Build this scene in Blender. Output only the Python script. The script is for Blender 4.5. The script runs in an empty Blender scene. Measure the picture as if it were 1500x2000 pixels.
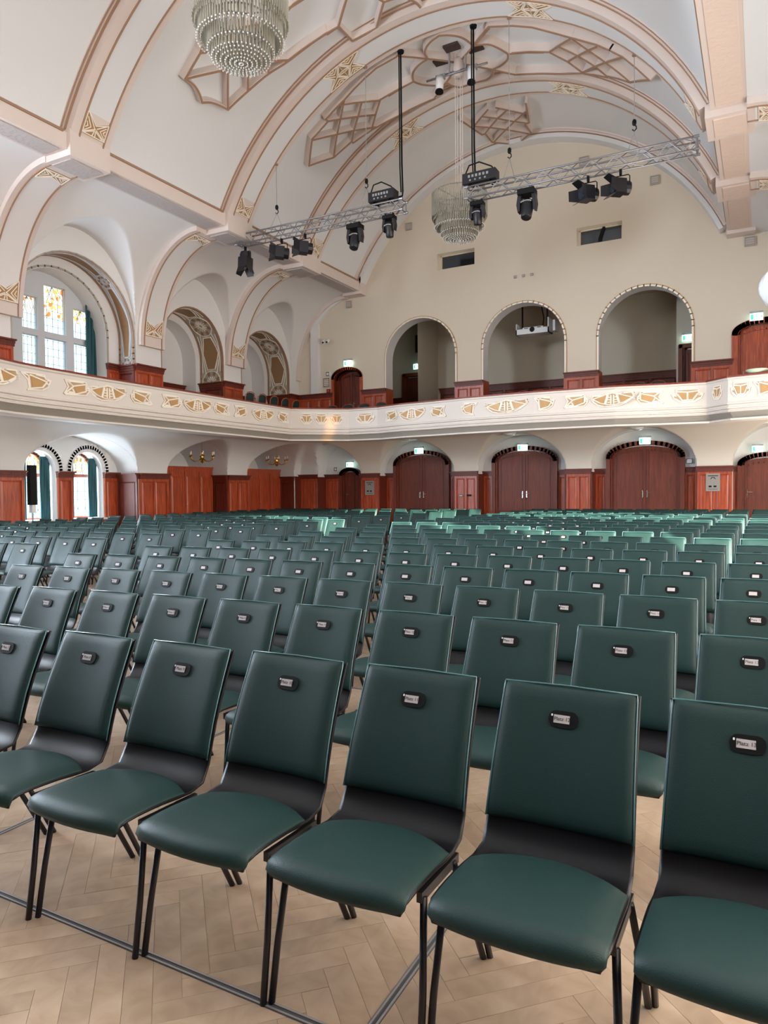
import bpy, math, random
from mathutils import Vector, Matrix
random.seed(7)
sc = bpy.context.scene
COL = sc.collection
WORLD_S = 2.2
SUN_S = 48
L_RIGHT = 850
L_LEFT = 3000
L_BAY = 70
L_STAGE = 500
L_RLOW = 850
L_LLOW = 200
L_LNEAR = 1600
EXPO = 0.3
PI = math.pi

# ---------------------------------------------------------------- camera
cam_d = bpy.data.cameras.new('camera'); cam = bpy.data.objects.new('camera', cam_d); COL.objects.link(cam)
cam_d.sensor_fit = 'VERTICAL'; cam_d.sensor_height = 36.0; cam_d.lens = 1387.0/2000.0*36.0
_r = Vector((0.88222095, 0.47075484, -0.00872232)); _u = Vector((-0.00693204, 0.03150976, 0.99947941)); _f = Vector((-0.4707846, 0.88170121, -0.03106186))
cam.matrix_world = Matrix(((_r.x, _u.x, -_f.x, 0.0), (_r.y, _u.y, -_f.y, 0.0), (_r.z, _u.z, -_f.z, 1.5), (0, 0, 0, 1)))
cam_d.clip_start = 0.05; cam_d.clip_end = 200
sc.camera = cam

# ---------------------------------------------------------------- world, sun, lights, exposure
w = bpy.data.worlds.new('world'); sc.world = w; w.use_nodes = True
bg = w.node_tree.nodes['Background']; bg.inputs[0].default_value = (0.80, 0.90, 1.0, 1); bg.inputs[1].default_value = WORLD_S
def area(name, loc, direction, sx, sy, power, col):
    l = bpy.data.lights.new(name, 'AREA'); l.shape = 'RECTANGLE'; l.size = sx; l.size_y = sy; l.energy = power; l.color = col
    o = bpy.data.objects.new(name, l); COL.objects.link(o); o.location = loc
    o.rotation_euler = Vector(direction).to_track_quat('-Z', 'Y').to_euler(); return o
sun = bpy.data.lights.new('sun', 'SUN'); sun.energy = SUN_S; sun.angle = 0.012; sun.color = (1.0, 0.90, 0.72)
so = bpy.data.objects.new('sun', sun); COL.objects.link(so)
so.rotation_euler = Vector((-1.0, 0.45, -0.13)).to_track_quat('-Z', 'Y').to_euler(); so.location = (20, 0, 20)
# daylight of the tall gallery windows: right side (warm), left side (cool); plus an added fill behind the viewer for the vault
area('window_light_right', (2.4, 9.0, 5.9), (-1, 0.0, 0.02), 20.0, 2.2, L_RIGHT, (1.0, 0.84, 0.68))
area('window_light_left', (-15.9, 4.0, 6.0), (1, 0.12, 0.05), 9.0, 2.6, L_LEFT, (0.76, 0.87, 1.0))
area('window_light_bay', (-16.45, 12.9, 6.0), (1, 0.0, -0.15), 2.4, 2.4, L_BAY, (0.74, 0.87, 1.0))
area('window_light_stage', (-9.0, -3.6, 8.2), (-.15, 1, 0.42), 8.0, 3.0, L_STAGE, (1.0, 0.95, 0.88))  # added fill aimed up at the vault, no window stands there
area('window_light_right_low', (2.35, 11.0, 1.8), (-1, 0, 0), 20.0, 1.6, L_RLOW, (1.0, 0.93, 0.84))
for _y in (12.3, 13.8): area('window_light_left_low', (-17.28, _y, 1.5), (1, 0, 0), .8, 1.4, L_LLOW/2, (0.74, 0.88, 1.0))
area('window_light_left_near', (-15.9, 4.0, 1.8), (1, 0.1, 0), 8.0, 1.6, L_LNEAR, (0.70, 0.85, 1.0))
sc.view_settings.view_transform = 'Standard'; sc.view_settings.look = 'None'
sc.view_settings.exposure = EXPO; sc.view_settings.gamma = 1.0; sc.view_settings.use_curve_mapping = False
try:
    sc.cycles.use_denoising = True; sc.cycles.max_bounces = 8; sc.cycles.diffuse_bounces = 5; sc.cycles.glossy_bounces = 3
    sc.cycles.transmission_bounces = 4; sc.cycles.transparent_max_bounces = 12; sc.cycles.caustics_reflective = False; sc.cycles.caustics_refractive = False
    sc.cycles.sample_clamp_indirect = 6.0; sc.cycles.adaptive_threshold = 0.02
except Exception:
    pass

# ---------------------------------------------------------------- materials
def lin(c):
    return tuple((v/12.92 if v <= 0.04045 else ((v+0.055)/1.055)**2.4) for v in [x/255.0 for x in c])
def mat(name, rgb, rough=0.6, metal=0.0, emit=None, es=0.0, spec=0.5, coat=0.0, noise=0.0, nscale=4.0, bump=0.0, bscale=60.0, srgb=True):
    m = bpy.data.materials.new(name); m.use_nodes = True; nt = m.node_tree; b = nt.nodes['Principled BSDF']
    c = lin(rgb) if srgb else rgb
    b.inputs['Base Color'].default_value = (*c, 1); b.inputs['Roughness'].default_value = rough; b.inputs['Metallic'].default_value = metal
    b.inputs['Specular IOR Level'].default_value = spec; b.inputs['Coat Weight'].default_value = coat; b.inputs['Coat Roughness'].default_value = 0.15
    if emit: b.inputs['Emission Color'].default_value = (*lin(emit), 1); b.inputs['Emission Strength'].default_value = es
    if noise or bump: tc = nt.nodes.new('ShaderNodeTexCoord')
    if noise:
        n = nt.nodes.new('ShaderNodeTexNoise'); n.inputs['Scale'].default_value = nscale; n.inputs['Detail'].default_value = 5
        nt.links.new(tc.outputs['Object'], n.inputs['Vector'])
        mr = nt.nodes.new('ShaderNodeMapRange'); mr.inputs['To Min'].default_value = 1-noise; mr.inputs['To Max'].default_value = 1+noise
        nt.links.new(n.outputs['Fac'], mr.inputs['Value'])
        mx = nt.nodes.new('ShaderNodeVectorMath'); mx.operation = 'SCALE'; mx.inputs[0].default_value = c
        nt.links.new(mr.outputs[0], mx.inputs['Scale']); nt.links.new(mx.outputs[0], b.inputs['Base Color'])
    if bump:
        n2 = nt.nodes.new('ShaderNodeTexNoise'); n2.inputs['Scale'].default_value = bscale; n2.inputs['Detail'].default_value = 4
        nt.links.new(tc.outputs['Object'], n2.inputs['Vector'])
        bp = nt.nodes.new('ShaderNodeBump'); bp.inputs['Strength'].default_value = bump; bp.inputs['Distance'].default_value = 0.02
        nt.links.new(n2.outputs['Fac'], bp.inputs['Height']); nt.links.new(bp.outputs[0], b.inputs['Normal'])
    return m
def wood(name, dark, light, rough=0.35, sc3=(14, 14, 1.2), coat=0.2, rnd=0.0):
    m = bpy.data.materials.new(name); m.use_nodes = True; nt = m.node_tree; b = nt.nodes['Principled BSDF']
    tc = nt.nodes.new('ShaderNodeTexCoord'); mp = nt.nodes.new('ShaderNodeMapping'); mp.inputs['Scale'].default_value = sc3
    nt.links.new(tc.outputs['Object'], mp.inputs['Vector'])
    n = nt.nodes.new('ShaderNodeTexNoise'); n.inputs['Scale'].default_value = 1.6; n.inputs['Detail'].default_value = 6; n.inputs['Distortion'].default_value = 0.6
    nt.links.new(mp.outputs[0], n.inputs['Vector'])
    cr = nt.nodes.new('ShaderNodeValToRGB'); cr.color_ramp.elements[0].position = 0.3; cr.color_ramp.elements[1].position = 0.72
    cr.color_ramp.elements[0].color = (*lin(dark), 1); cr.color_ramp.elements[1].color = (*lin(light), 1)
    nt.links.new(n.outputs['Fac'], cr.inputs['Fac'])
    out = cr.outputs['Color']
    if rnd:
        oi = nt.nodes.new('ShaderNodeObjectInfo'); ge = nt.nodes.new('ShaderNodeNewGeometry')
        ad = nt.nodes.new('ShaderNodeMath'); ad.operation = 'ADD'; nt.links.new(oi.outputs['Random'], ad.inputs[0]); nt.links.new(ge.outputs['Random Per Island'], ad.inputs[1])
        fr = nt.nodes.new('ShaderNodeMath'); fr.operation = 'FRACT'; nt.links.new(ad.outputs[0], fr.inputs[0])
        mr = nt.nodes.new('ShaderNodeMapRange'); mr.inputs['To Min'].default_value = 1-rnd; mr.inputs['To Max'].default_value = 1+rnd
        nt.links.new(fr.outputs[0], mr.inputs['Value'])
        vm = nt.nodes.new('ShaderNodeVectorMath'); vm.operation = 'SCALE'; nt.links.new(out, vm.inputs[0]); nt.links.new(mr.outputs[0], vm.inputs['Scale'])
        out = vm.outputs[0]
    nt.links.new(out, b.inputs['Base Color'])
    b.inputs['Roughness'].default_value = rough; b.inputs['Coat Weight'].default_value = coat; b.inputs['Coat Roughness'].default_value = 0.25
    return m
M = {}
M['plaster'] = mat('white_plaster', (226, 224, 222), 0.85, noise=0.02, nscale=0.7, spec=0.2)
M['vault'] = mat('vault_plaster', (224, 225, 226), 0.85, noise=0.02, nscale=0.7, spec=0.2)
M['cream'] = mat('cream_wall_paint', (218, 206, 188), 0.8, noise=0.03, nscale=0.5, spec=0.2, bump=0.05, bscale=25)
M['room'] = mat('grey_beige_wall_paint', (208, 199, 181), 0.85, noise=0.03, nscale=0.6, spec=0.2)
M['pink'] = mat('pale_pink_stucco', (220, 206, 198), 0.8, noise=0.02, nscale=1.5, spec=0.2)
M['relief'] = mat('stucco_relief', (224, 203, 190), 0.8, spec=0.2, bump=0.9, bscale=9)
M['greyrelief'] = mat('grey_stucco_relief', (190, 182, 179), 0.85, spec=0.2, bump=0.8, bscale=11)
M['brown'] = mat('brown_trim_paint', (164, 130, 106), 0.6, spec=0.3)
M['stone'] = mat('light_window_stone', (205, 208, 212), 0.8, spec=0.2)
M['gold'] = mat('ochre_gold_paint', (190, 148, 96), 0.45, 0.1, noise=0.1, nscale=6)
M['tan'] = mat('tan_ornament_paint', (150, 116, 80), 0.6, noise=0.06, nscale=8)
M['ivory'] = mat('ivory_ornament_paint', (242, 234, 220), 0.6)
M['underback'] = mat('pale_cream_plaster', (222, 213, 200), 0.85, spec=0.2)
M['stage'] = mat('dark_stage_drapes', (58, 50, 50), 0.9)  # dark tone chosen to keep bounce light off the chair fronts
M['piping'] = mat('green_piping', (70, 112, 116), 0.22, spec=0.8)  # lighter glossy tone paints the highlight along the backrest edges
M['railbed'] = mat('worn_rail_bed', (92, 88, 86), 0.5, 0.2)
M['starb'] = mat('ochre_brown_star', (168, 128, 84), 0.55)
M['sand'] = mat('sand_ornament_ground', (188, 156, 118), 0.6)
M['greige'] = mat('grey_ornament_field', (176, 168, 156), 0.75)
M['fascia'] = mat('balcony_white_paint', (220, 211, 203), 0.6, spec=0.3)
M['cove'] = mat('grey_moulding_paint', (158, 150, 140), 0.7, spec=0.3)
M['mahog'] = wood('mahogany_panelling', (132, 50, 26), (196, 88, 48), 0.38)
M['mahog_d'] = wood('dark_mahogany', (84, 30, 16), (116, 44, 25), 0.5, coat=0.05)  # dark caps and decks; also paints shade on the panelling returns
M['door'] = wood('door_mahogany', (88, 34, 16), (122, 50, 24), 0.5, coat=0.0)
M['coping'] = wood('coping_wood', (110, 44, 28), (140, 60, 40), 0.35)
M['oak'] = wood('oak_parquet', (164, 139, 115), (194, 170, 146), 0.33, (5, 5, 5), 0.12, 0.09)
M['sub'] = mat('floor_joint_dark', (132, 104, 80), 0.8)
M['steel'] = mat('steel_floor_rail', (176, 176, 180), 0.3, 0.6)
M['alu'] = mat('aluminium', (146, 146, 150), 0.4, 0.7)
M['chrome'] = mat('door_chrome', (200, 200, 200), 0.25, 0.9)
M['green'] = mat('green_upholstery', (25, 51, 49), 0.5, spec=0.35, noise=0.06, nscale=30, bump=0.12, bscale=350)
M['shell'] = mat('black_shell_lacquer', (9, 8, 12), 0.38, spec=0.3)
M['black'] = mat('black_metal', (22, 22, 27), 0.4, spec=0.5)
M['matte'] = mat('black_plastic', (6, 6, 8), 0.6, spec=0.25)
M['label'] = mat('grey_number_label', (188, 182, 182), 0.5)
M['ink'] = mat('label_ink', (40, 38, 44), 0.6)
M['white'] = mat('white_plastic', (232, 232, 232), 0.5)
M['grille'] = mat('dark_grille', (70, 52, 48), 0.7)
M['spk'] = mat('grey_speaker_face', (190, 178, 166), 0.6)
M['exit'] = mat('exit_sign_face', (225, 255, 245), 0.5, emit=(205, 255, 240), es=2.2)
M['pict'] = mat('exit_sign_green', (60, 170, 150), 0.5, emit=(40, 170, 140), es=0.7)
M['housing'] = mat('sign_housing_grey', (150, 150, 150), 0.5)
M['curtain'] = mat('green_curtain', (38, 84, 92), 0.75, noise=0.12, nscale=5)
M['brass'] = mat('polished_brass', (214, 170, 84), 0.22, 0.95)
M['candle'] = mat('candle_bulb', (245, 240, 225), 0.4)
M['notice'] = mat('silver_notice', (150, 144, 138), 0.5, 0.2)
M['sill'] = mat('white_sill', (225, 225, 225), 0.5)
M['glasslamp'] = mat('opal_glass', (228, 230, 232), 0.25, coat=0.5)
M['darkglass'] = mat('booth_window_glass', (48, 56, 64), 0.08, spec=0.8)
M['crystal'] = mat('crystal_rods', (178, 172, 156), 0.2, spec=0.9, coat=0.6)
def crystal():
    nt = M['crystal'].node_tree; b = nt.nodes['Principled BSDF']; out = nt.nodes['Material Output']
    tr = nt.nodes.new('ShaderNodeBsdfTransparent'); tr.inputs[0].default_value = (0.93, 0.92, 0.88, 1)
    mx = nt.nodes.new('ShaderNodeMixShader'); mx.inputs[0].default_value = 0.72
    nt.links.new(tr.outputs[0], mx.inputs[1]); nt.links.new(b.outputs[0], mx.inputs[2]); nt.links.new(mx.outputs[0], out.inputs[0])
crystal()
def leaded(name, top_z, fade, warm=True):
    # leaded glass: clear-tinted panes (real transparency to the sky), lead lines are built as geometry
    m = bpy.data.materials.new(name); m.use_nodes = True; nt = m.node_tree; out = nt.nodes['Material Output']; nt.nodes.remove(nt.nodes['Principled BSDF'])
    tc = nt.nodes.new('ShaderNodeTexCoord'); sx = nt.nodes.new('ShaderNodeSeparateXYZ'); nt.links.new(tc.outputs['Object'], sx.inputs[0])
    v = nt.nodes.new('ShaderNodeTexVoronoi'); v.inputs['Scale'].default_value = 13.0; nt.links.new(tc.outputs['Object'], v.inputs['Vector'])
    cr = nt.nodes.new('ShaderNodeValToRGB'); e = cr.color_ramp.elements; cr.color_ramp.interpolation = 'CONSTANT'
    e[0].color = (1, 0.98, 0.92, 1); e[0].position = 0; e[1].color = (1.0, 0.78, 0.36, 1); e[1].position = 0.42
    e2 = e.new(0.6); e2.color = (1.0, 0.93, 0.74, 1); e3 = e.new(0.93); e3.color = (0.92, 0.45, 0.2, 1)
    sp = nt.nodes.new('ShaderNodeSeparateColor'); nt.links.new(v.outputs['Color'], sp.inputs[0]); nt.links.new(sp.outputs[0], cr.inputs['Fac'])
    gt = nt.nodes.new('ShaderNodeMath'); gt.operation = 'GREATER_THAN'; gt.inputs[1].default_value = top_z-fade; nt.links.new(sx.outputs['Z'], gt.inputs[0])
    mx = nt.nodes.new('ShaderNodeMix'); mx.data_type = 'RGBA'; mx.inputs['A'].default_value = (0.84, 0.97, 0.97, 1)
    nt.links.new(gt.outputs[0], mx.inputs['Factor']); nt.links.new(cr.outputs['Color'], mx.inputs['B'])
    tr = nt.nodes.new('ShaderNodeBsdfTransparent'); nt.links.new(mx.outputs['Result'], tr.inputs[0])
    gl = nt.nodes.new('ShaderNodeBsdfGlossy'); gl.inputs['Roughness'].default_value = 0.1
    ms = nt.nodes.new('ShaderNodeMixShader'); ms.inputs[0].default_value = 0.06
    nt.links.new(tr.outputs[0], ms.inputs[1]); nt.links.new(gl.outputs[0], ms.inputs[2]); nt.links.new(ms.outputs[0], out.inputs[0])
    return m

def amber():  # filter material, added to dim and warm the sun spot on the balcony
    m = bpy.data.materials.new('amber_glass'); m.use_nodes = True; nt = m.node_tree; nt.nodes.remove(nt.nodes['Principled BSDF'])
    tr = nt.nodes.new('ShaderNodeBsdfTransparent'); tr.inputs[0].default_value = (0.22, 0.15, 0.05, 1); nt.links.new(tr.outputs[0], nt.nodes['Material Output'].inputs[0]); return m
AMBER = amber()
LEAD_UP = leaded('leaded_glass_gallery', 6.72, .40)
LEAD_LO = leaded('leaded_glass_ground', 2.5, .42)

# ---------------------------------------------------------------- mesh helpers
class MB:
    def __init__(s): s.v = []; s.f = []
    def add(s, vs, fs):
        o = len(s.v); s.v += [tuple(p) for p in vs]; s.f += [tuple(i+o for i in f) for f in fs]; return s
    def box(s, x0, x1, y0, y1, z0, z1):
        return s.add([(x0,y0,z0),(x1,y0,z0),(x1,y1,z0),(x0,y1,z0),(x0,y0,z1),(x1,y0,z1),(x1,y1,z1),(x0,y1,z1)],
            [(0,3,2,1),(4,5,6,7),(0,1,5,4),(1,2,6,5),(2,3,7,6),(3,0,4,7)])
    def hexa(s, p):   # 8 points, bottom 4 then top 4
        return s.add(p, [(0,3,2,1),(4,5,6,7),(0,1,5,4),(1,2,6,5),(2,3,7,6),(3,0,4,7)])
    def bar(s, a, b, w, h, up=(0,0,1)):
        a = Vector(a); b = Vector(b); d = (b-a).normalized(); up = Vector(up); r = d.cross(up)
        if r.length < 1e-4: r = d.cross(Vector((0,1,0)))
        r.normalize(); u = r.cross(d); r = r*w/2; u = u*h/2
        return s.hexa([a-r-u, a+r-u, b+r-u, b-r-u, a-r+u, a+r+u, b+r+u, b-r+u])
    def tube(s, pts, r, n=6, cap=True, closed=False):
        pts = [Vector(p) for p in pts]; N = len(pts); base = len(s.v); rr = r if isinstance(r, (list, tuple)) else [r]*N
        prev = None
        for i, p in enumerate(pts):
            if closed: t = pts[(i+1) % N]-pts[i-1]
            else: t = pts[min(i+1, N-1)]-pts[max(i-1, 0)]
            t.normalize()
            if prev is None:
                a = t.cross(Vector((0,0,1)));
                if a.length < 1e-3: a = t.cross(Vector((0,1,0)))
            else: a = prev - t*prev.dot(t)
            a.normalize(); prev = a; b = t.cross(a)
            for k in range(n):
                an = 2*PI*k/n; s.v.append(tuple(p+(a*math.cos(an)+b*math.sin(an))*rr[i]))
        for i in range(N if closed else N-1):
            j = (i+1) % N
            for k in range(n):
                s.f.append((base+i*n+k, base+i*n+(k+1)%n, base+j*n+(k+1)%n, base+j*n+k))
        if cap and not closed:
            s.f.append(tuple(base+k for k in range(n))[::-1]); s.f.append(tuple(base+(N-1)*n+k for k in range(n)))
        return s
    def lathe(s, prof, c=(0,0,0), n=16, caps=True):
        base = len(s.v); c = Vector(c)
        for r, z in prof:
            for k in range(n):
                an = 2*PI*k/n; s.v.append((c.x+r*math.cos(an), c.y+r*math.sin(an), c.z+z))
        for i in range(len(prof)-1):
            for k in range(n):
                s.f.append((base+i*n+k, base+i*n+(k+1)%n, base+(i+1)*n+(k+1)%n, base+(i+1)*n+k))
        if caps:
            s.f.append(tuple(base+k for k in range(n))[::-1]); s.f.append(tuple(base+(len(prof)-1)*n+k for k in range(n)))
        return s
    def plate(s, poly, fn, d0, d1):   # poly in (u,v), fn(u,v,d)->xyz, from depth d0 (back) to d1 (front)
        n = len(poly)
        return s.add([fn(u, v, d0) for u, v in poly]+[fn(u, v, d1) for u, v in poly],
            [tuple(range(n))[::-1], tuple(range(n, 2*n))]+[(i, (i+1)%n, n+(i+1)%n, n+i) for i in range(n)])
    def line(s, pts, fn, wd, d0, d1):   # raised strip along a polyline in (u,v)
        for (u0, v0), (u1, v1) in zip(pts, pts[1:]):
            L = math.hypot(u1-u0, v1-v0)
            if L < 1e-6: continue
            nx, ny = -(v1-v0)/L*wd/2, (u1-u0)/L*wd/2; ex, ey = (u1-u0)/L*wd*0.3, (v1-v0)/L*wd*0.3
            q = [(u0-ex-nx, v0-ey-ny), (u1+ex-nx, v1+ey-ny), (u1+ex+nx, v1+ey+ny), (u0-ex+nx, v0-ey+ny)]
            s.hexa([fn(a, b, d0) for a, b in q]+[fn(a, b, d1) for a, b in q])
        return s
    def grid(s, nu, nv, fn):
        base = len(s.v)
        for i in range(nu):
            for j in range(nv): s.v.append(tuple(fn(i/(nu-1), j/(nv-1))))
        for i in range(nu-1):
            for j in range(nv-1): s.f.append((base+i*nv+j, base+(i+1)*nv+j, base+(i+1)*nv+j+1, base+i*nv+j+1))
        return s
    def mesh(s, name, m, smooth=False):
        me = bpy.data.meshes.new(name); me.from_pydata(s.v, [], s.f); me.materials.append(m)
        if smooth: me.polygons.foreach_set('use_smooth', [True]*len(me.polygons))
        me.update(); return me
    def build(s, name, m, parent=None, smooth=False, **kw):
        me = s.mesh(name, m, smooth)
        if smooth == 'auto':
            try: me.set_sharp_from_angle(angle=0.7)
            except Exception: pass
        o = bpy.data.objects.new(name, me); COL.objects.link(o)
        if parent: o.parent = parent
        for k, v in kw.items(): o[k] = v
        return o
def obj(name, me, parent=None, loc=None, rz=None, **kw):
    o = bpy.data.objects.new(name, me); COL.objects.link(o)
    if parent: o.parent = parent
    if loc: o.location = loc
    if rz is not None: o.rotation_euler = (0, 0, rz)
    for k, v in kw.items(): o[k] = v
    return o
def thing(name, label, cat, loc=(0,0,0), rz=0, group=None):
    o = bpy.data.objects.new(name, None); COL.objects.link(o); o.location = loc; o.rotation_euler = (0, 0, rz); o.empty_display_size = 0.1
    o['label'] = label; o['category'] = cat
    if group: o['group'] = group
    return o
def struct(name, parent=None):
    o = bpy.data.objects.new(name, None); COL.objects.link(o); o.empty_display_size = 0.1
    o['kind'] = 'structure'
    if parent: o.parent = parent
    return o
def S(o):
    o['kind'] = 'structure'; return o

# ---------------------------------------------------------------- dimensions
XC, ZC, RV, RS = -7.1, 6.15, 6.75, 6.52       # barrel vault: axis, vault radius, rib soffit radius
TH0, TH1 = math.radians(-64.1), math.radians(65.7)
YB = 23.0                                     # back wall
XL = -16.0                                    # left arcade plane
XR = 1.9
YF = -4.0
ZG = 3.42                                     # gallery floor
def vp(th, y, r): return Vector((XC+r*math.sin(th), y, ZC+r*math.cos(th)))
def back(u, v, d): return Vector((u, YB-d, v))     # d towards the viewer
def left(u, v, d): return Vector((XL+d, u, v))     # d towards the nave
# ================================================================ STRUCTURE
def op_top(o, u):
    t = (u-o['c'])/o['h']
    return o['s'] + (o['r']*math.sqrt(max(0.0, 1-t*t)) if o['r'] else 0.0)
def O(c, h, b, s, r=0.0): return dict(c=c, h=h, b=b, s=s, r=r)
def wall(name, m, fn, u0, u1, v0, v1, ops, parent=None, d=0.0):
    mb = MB(); us = {u0, u1}
    for o in ops:
        N = 20 if o['r'] else 1
        for i in range(N+1): us.add(round(o['c']-o['h']*math.cos(PI*i/N), 5))
    us = sorted(u for u in us if u0 <= u <= u1)
    for a, b in zip(us, us[1:]):
        if b-a < 1e-4: continue
        mid = (a+b)/2; cov = sorted([o for o in ops if abs(mid-o['c']) < o['h']], key=lambda o: o['b'])
        la = lb = v0
        for o in cov:
            if o['b'] > la+1e-5: mb.add([fn(a,la,d), fn(b,lb,d), fn(b,o['b'],d), fn(a,o['b'],d)], [(0,1,2,3)])
            la, lb = op_top(o, a), op_top(o, b)
        if v1 > la: mb.add([fn(a,la,d), fn(b,lb,d), fn(b,v1,d), fn(a,v1,d)], [(0,1,2,3)])
    return mb.build(name, m, parent)
def outline(o, n=20):
    p = [(o['c']-o['h'], o['b'])]
    if o['r']:
        for i in range(n+1):
            t = PI*i/n; p.append((o['c']-o['h']*math.cos(t), o['s']+o['r']*math.sin(t)))
    else: p += [(o['c']-o['h'], o['s']), (o['c']+o['h'], o['s'])]
    p.append((o['c']+o['h'], o['b'])); return p
def reveal(name, m, fn, o, d0, d1, parent=None, n=24, scale=1.0):
    p = outline(o, n); q = outline(dict(o, h=o['h']*scale, r=o['r']*scale), n); k = len(p)
    mb = MB().add([fn(u, v, d0) for u, v in p]+[fn(u, v, d1) for u, v in q], [(i, i+1, k+i+1, k+i) for i in range(k-1)])
    return mb.build(name, m, parent, smooth='auto')
def archtrim(name, m, fn, o, d, wd, th, parent=None, off=0.0):
    p = outline(dict(o, h=o['h']+off, r=o['r']+off if o['r'] else 0), 24)
    return MB().line(p, fn, wd, d, d+th).build(name, m, parent)

def panelled(fn, u0, u1, z0, z1, n, parent, cap=True, m='mahog', mf=None, base=0.0, name='wainscot', capd=0.1):
    """timber wainscot: frame mesh with real stiles and rails, each field panel an object of its own"""
    mf = mf or m
    f = MB(); W = u1-u0; bw = lambda a, b, c, d_, e, g, mb=f: mb.hexa([fn(a,c,e), fn(b,c,e), fn(b,c,g), fn(a,c,g), fn(a,d_,e), fn(b,d_,e), fn(b,d_,g), fn(a,d_,g)])
    bw(u0, u1, z0, z1, base, base+0.02)
    st = 0.07; zt = z1-0.24; zb = z0+0.16
    bw(u0, u1, zt, zt+0.07, base+0.02, base+0.055); bw(u0, u1, z0, zb, base+0.02, base+0.065)
    pw = (W-st)/n
    for i in range(n+1): bw(u0+i*pw, u0+i*pw+st, zb, zt, base+0.02, base+0.05)
    o = f.build(name, M[m], parent)
    if cap:
        c = MB(); bw(u0-0.02, u1+0.02, z1-0.17, z1-0.10, base+0.0, base+0.075, c); bw(u0-0.03, u1+0.03, z1-0.10, z1-0.04, base, base+capd, c); bw(u0-0.04, u1+0.04, z1-0.04, z1, base, base+capd+0.05, c)
        c.build('cap_moulding', M['mahog_d'], o)
    for i in range(n):
        a = u0+i*pw+st+0.012; b = u0+(i+1)*pw-0.012; p = MB(); e = 0.045
        p.add([fn(a,zb+.012,base+.021), fn(b,zb+.012,base+.021), fn(b,zt-.012,base+.021), fn(a,zt-.012,base+.021),
               fn(a+e,zb+e,base+.038), fn(b-e,zb+e,base+.038), fn(b-e,zt-e,base+.038), fn(a+e,zt-e,base+.038)],
              [(4,5,6,7), (0,1,5,4), (1,2,6,5), (2,3,7,6), (3,0,4,7)])
        p.build('panel', M[mf], o)
    return o

# ---- floor: 45 degree herringbone parquet, metal rails
floor = MB().box(-19.5, 3.2, YF, 27.2, -0.08, -0.004).build('floor', M['sub']); S(floor)
PW, PL = 0.085, 0.51
pl_me = MB().box(0.0005, PL-0.0005, 0.0005, PW-0.0005, -0.01, 0.0).mesh('plank', M['oak'])
cand = []
c45 = math.sqrt(0.5)
def rot(x, y): return (x*c45-y*c45, x*c45+y*c45)
for k in range(-60, 560):
    for j in range(-32, 32):
        for vert in (0, 1):
            if vert: cx_, cy_ = (k-0.5)*PW+2*PL*j, k*PW+PL/2
            else: cx_, cy_ = k*PW+PL/2+2*PL*j, k*PW+PW/2
            X, Y = rot(cx_, cy_); X -= 8.0; Y -= 4.0
            if -17.6 < X < 2.2 and 1.0 < Y < 23.8:
                cand.append((X, Y, vert))
def in_view(X, Y):
    u = X*0.88222+Y*0.47075; dd = -0.47078*X+0.8817*Y+0.0466
    if dd < 0.3: return False
    px = 750+1387*u/dd; py = 1000+1387*1.5*1.0/dd-60
    return -60 < px < 1560 and py < 2080
near = sorted([c for c in cand if in_view(c[0], c[1])], key=lambda c: c[0]**2+c[1]**2)
near_set = set(near[:300])
fld = MB()
for c in cand:
    X, Y, vert = c; a = PI/4+(PI/2 if vert else 0)
    if c in near_set:
        ox = X-(math.cos(a)*PL/2-math.sin(a)*PW/2); oy = Y-(math.sin(a)*PL/2+math.cos(a)*PW/2)
        obj('plank', pl_me, floor, (ox, oy, random.uniform(-0.0004, 0.0004)), a)
    elif Y < 14 or random.random() < 2:
        ca, sa = math.cos(a), math.sin(a); h, g = PL/2-0.0005, PW/2-0.0005; z = random.uniform(-0.0004, 0.0004)
        q = [(X+ca*p-sa*r, Y+sa*p+ca*r) for p, r in ((-h,-g),(h,-g),(h,g),(-h,g))]
        fld.add([(x, y, -0.01) for x, y in q]+[(x, y, z) for x, y in q], [(4,5,6,7),(0,1,5,4),(1,2,6,5),(2,3,7,6),(3,0,4,7)])
fo = fld.build('parquet_field', M['oak'], floor); fo['kind'] = 'stuff'
def rail(a, b):
    a = Vector(a); b = Vector(b); d = (b-a).normalized(); n = Vector((-d.y, d.x, 0))
    mb = MB()
    for s_, wd, z in ((-0.009, 0.006, 0.0035), (0.009, 0.006, 0.0035)):
        mb.bar(a+n*s_+Vector((0,0,z/2-0.001)), b+n*s_+Vector((0,0,z/2-0.001)), wd, z+0.002)
    ro_ = mb.build('floor_rail', M['steel'], floor)
    MB().bar(a+Vector((0,0,.0005)), b+Vector((0,0,.0005)), .030, .0016).build('rail_bed', M['railbed'], ro_)
for y in (1.625, 4.6, 7.6): rail((-16, y, 0), (1.85, y, 0))
for x in (1.06, -0.955, -2.96, -4.97, -6.98): rail((x, 0.6, 0), (x, 22.9, 0))

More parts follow.
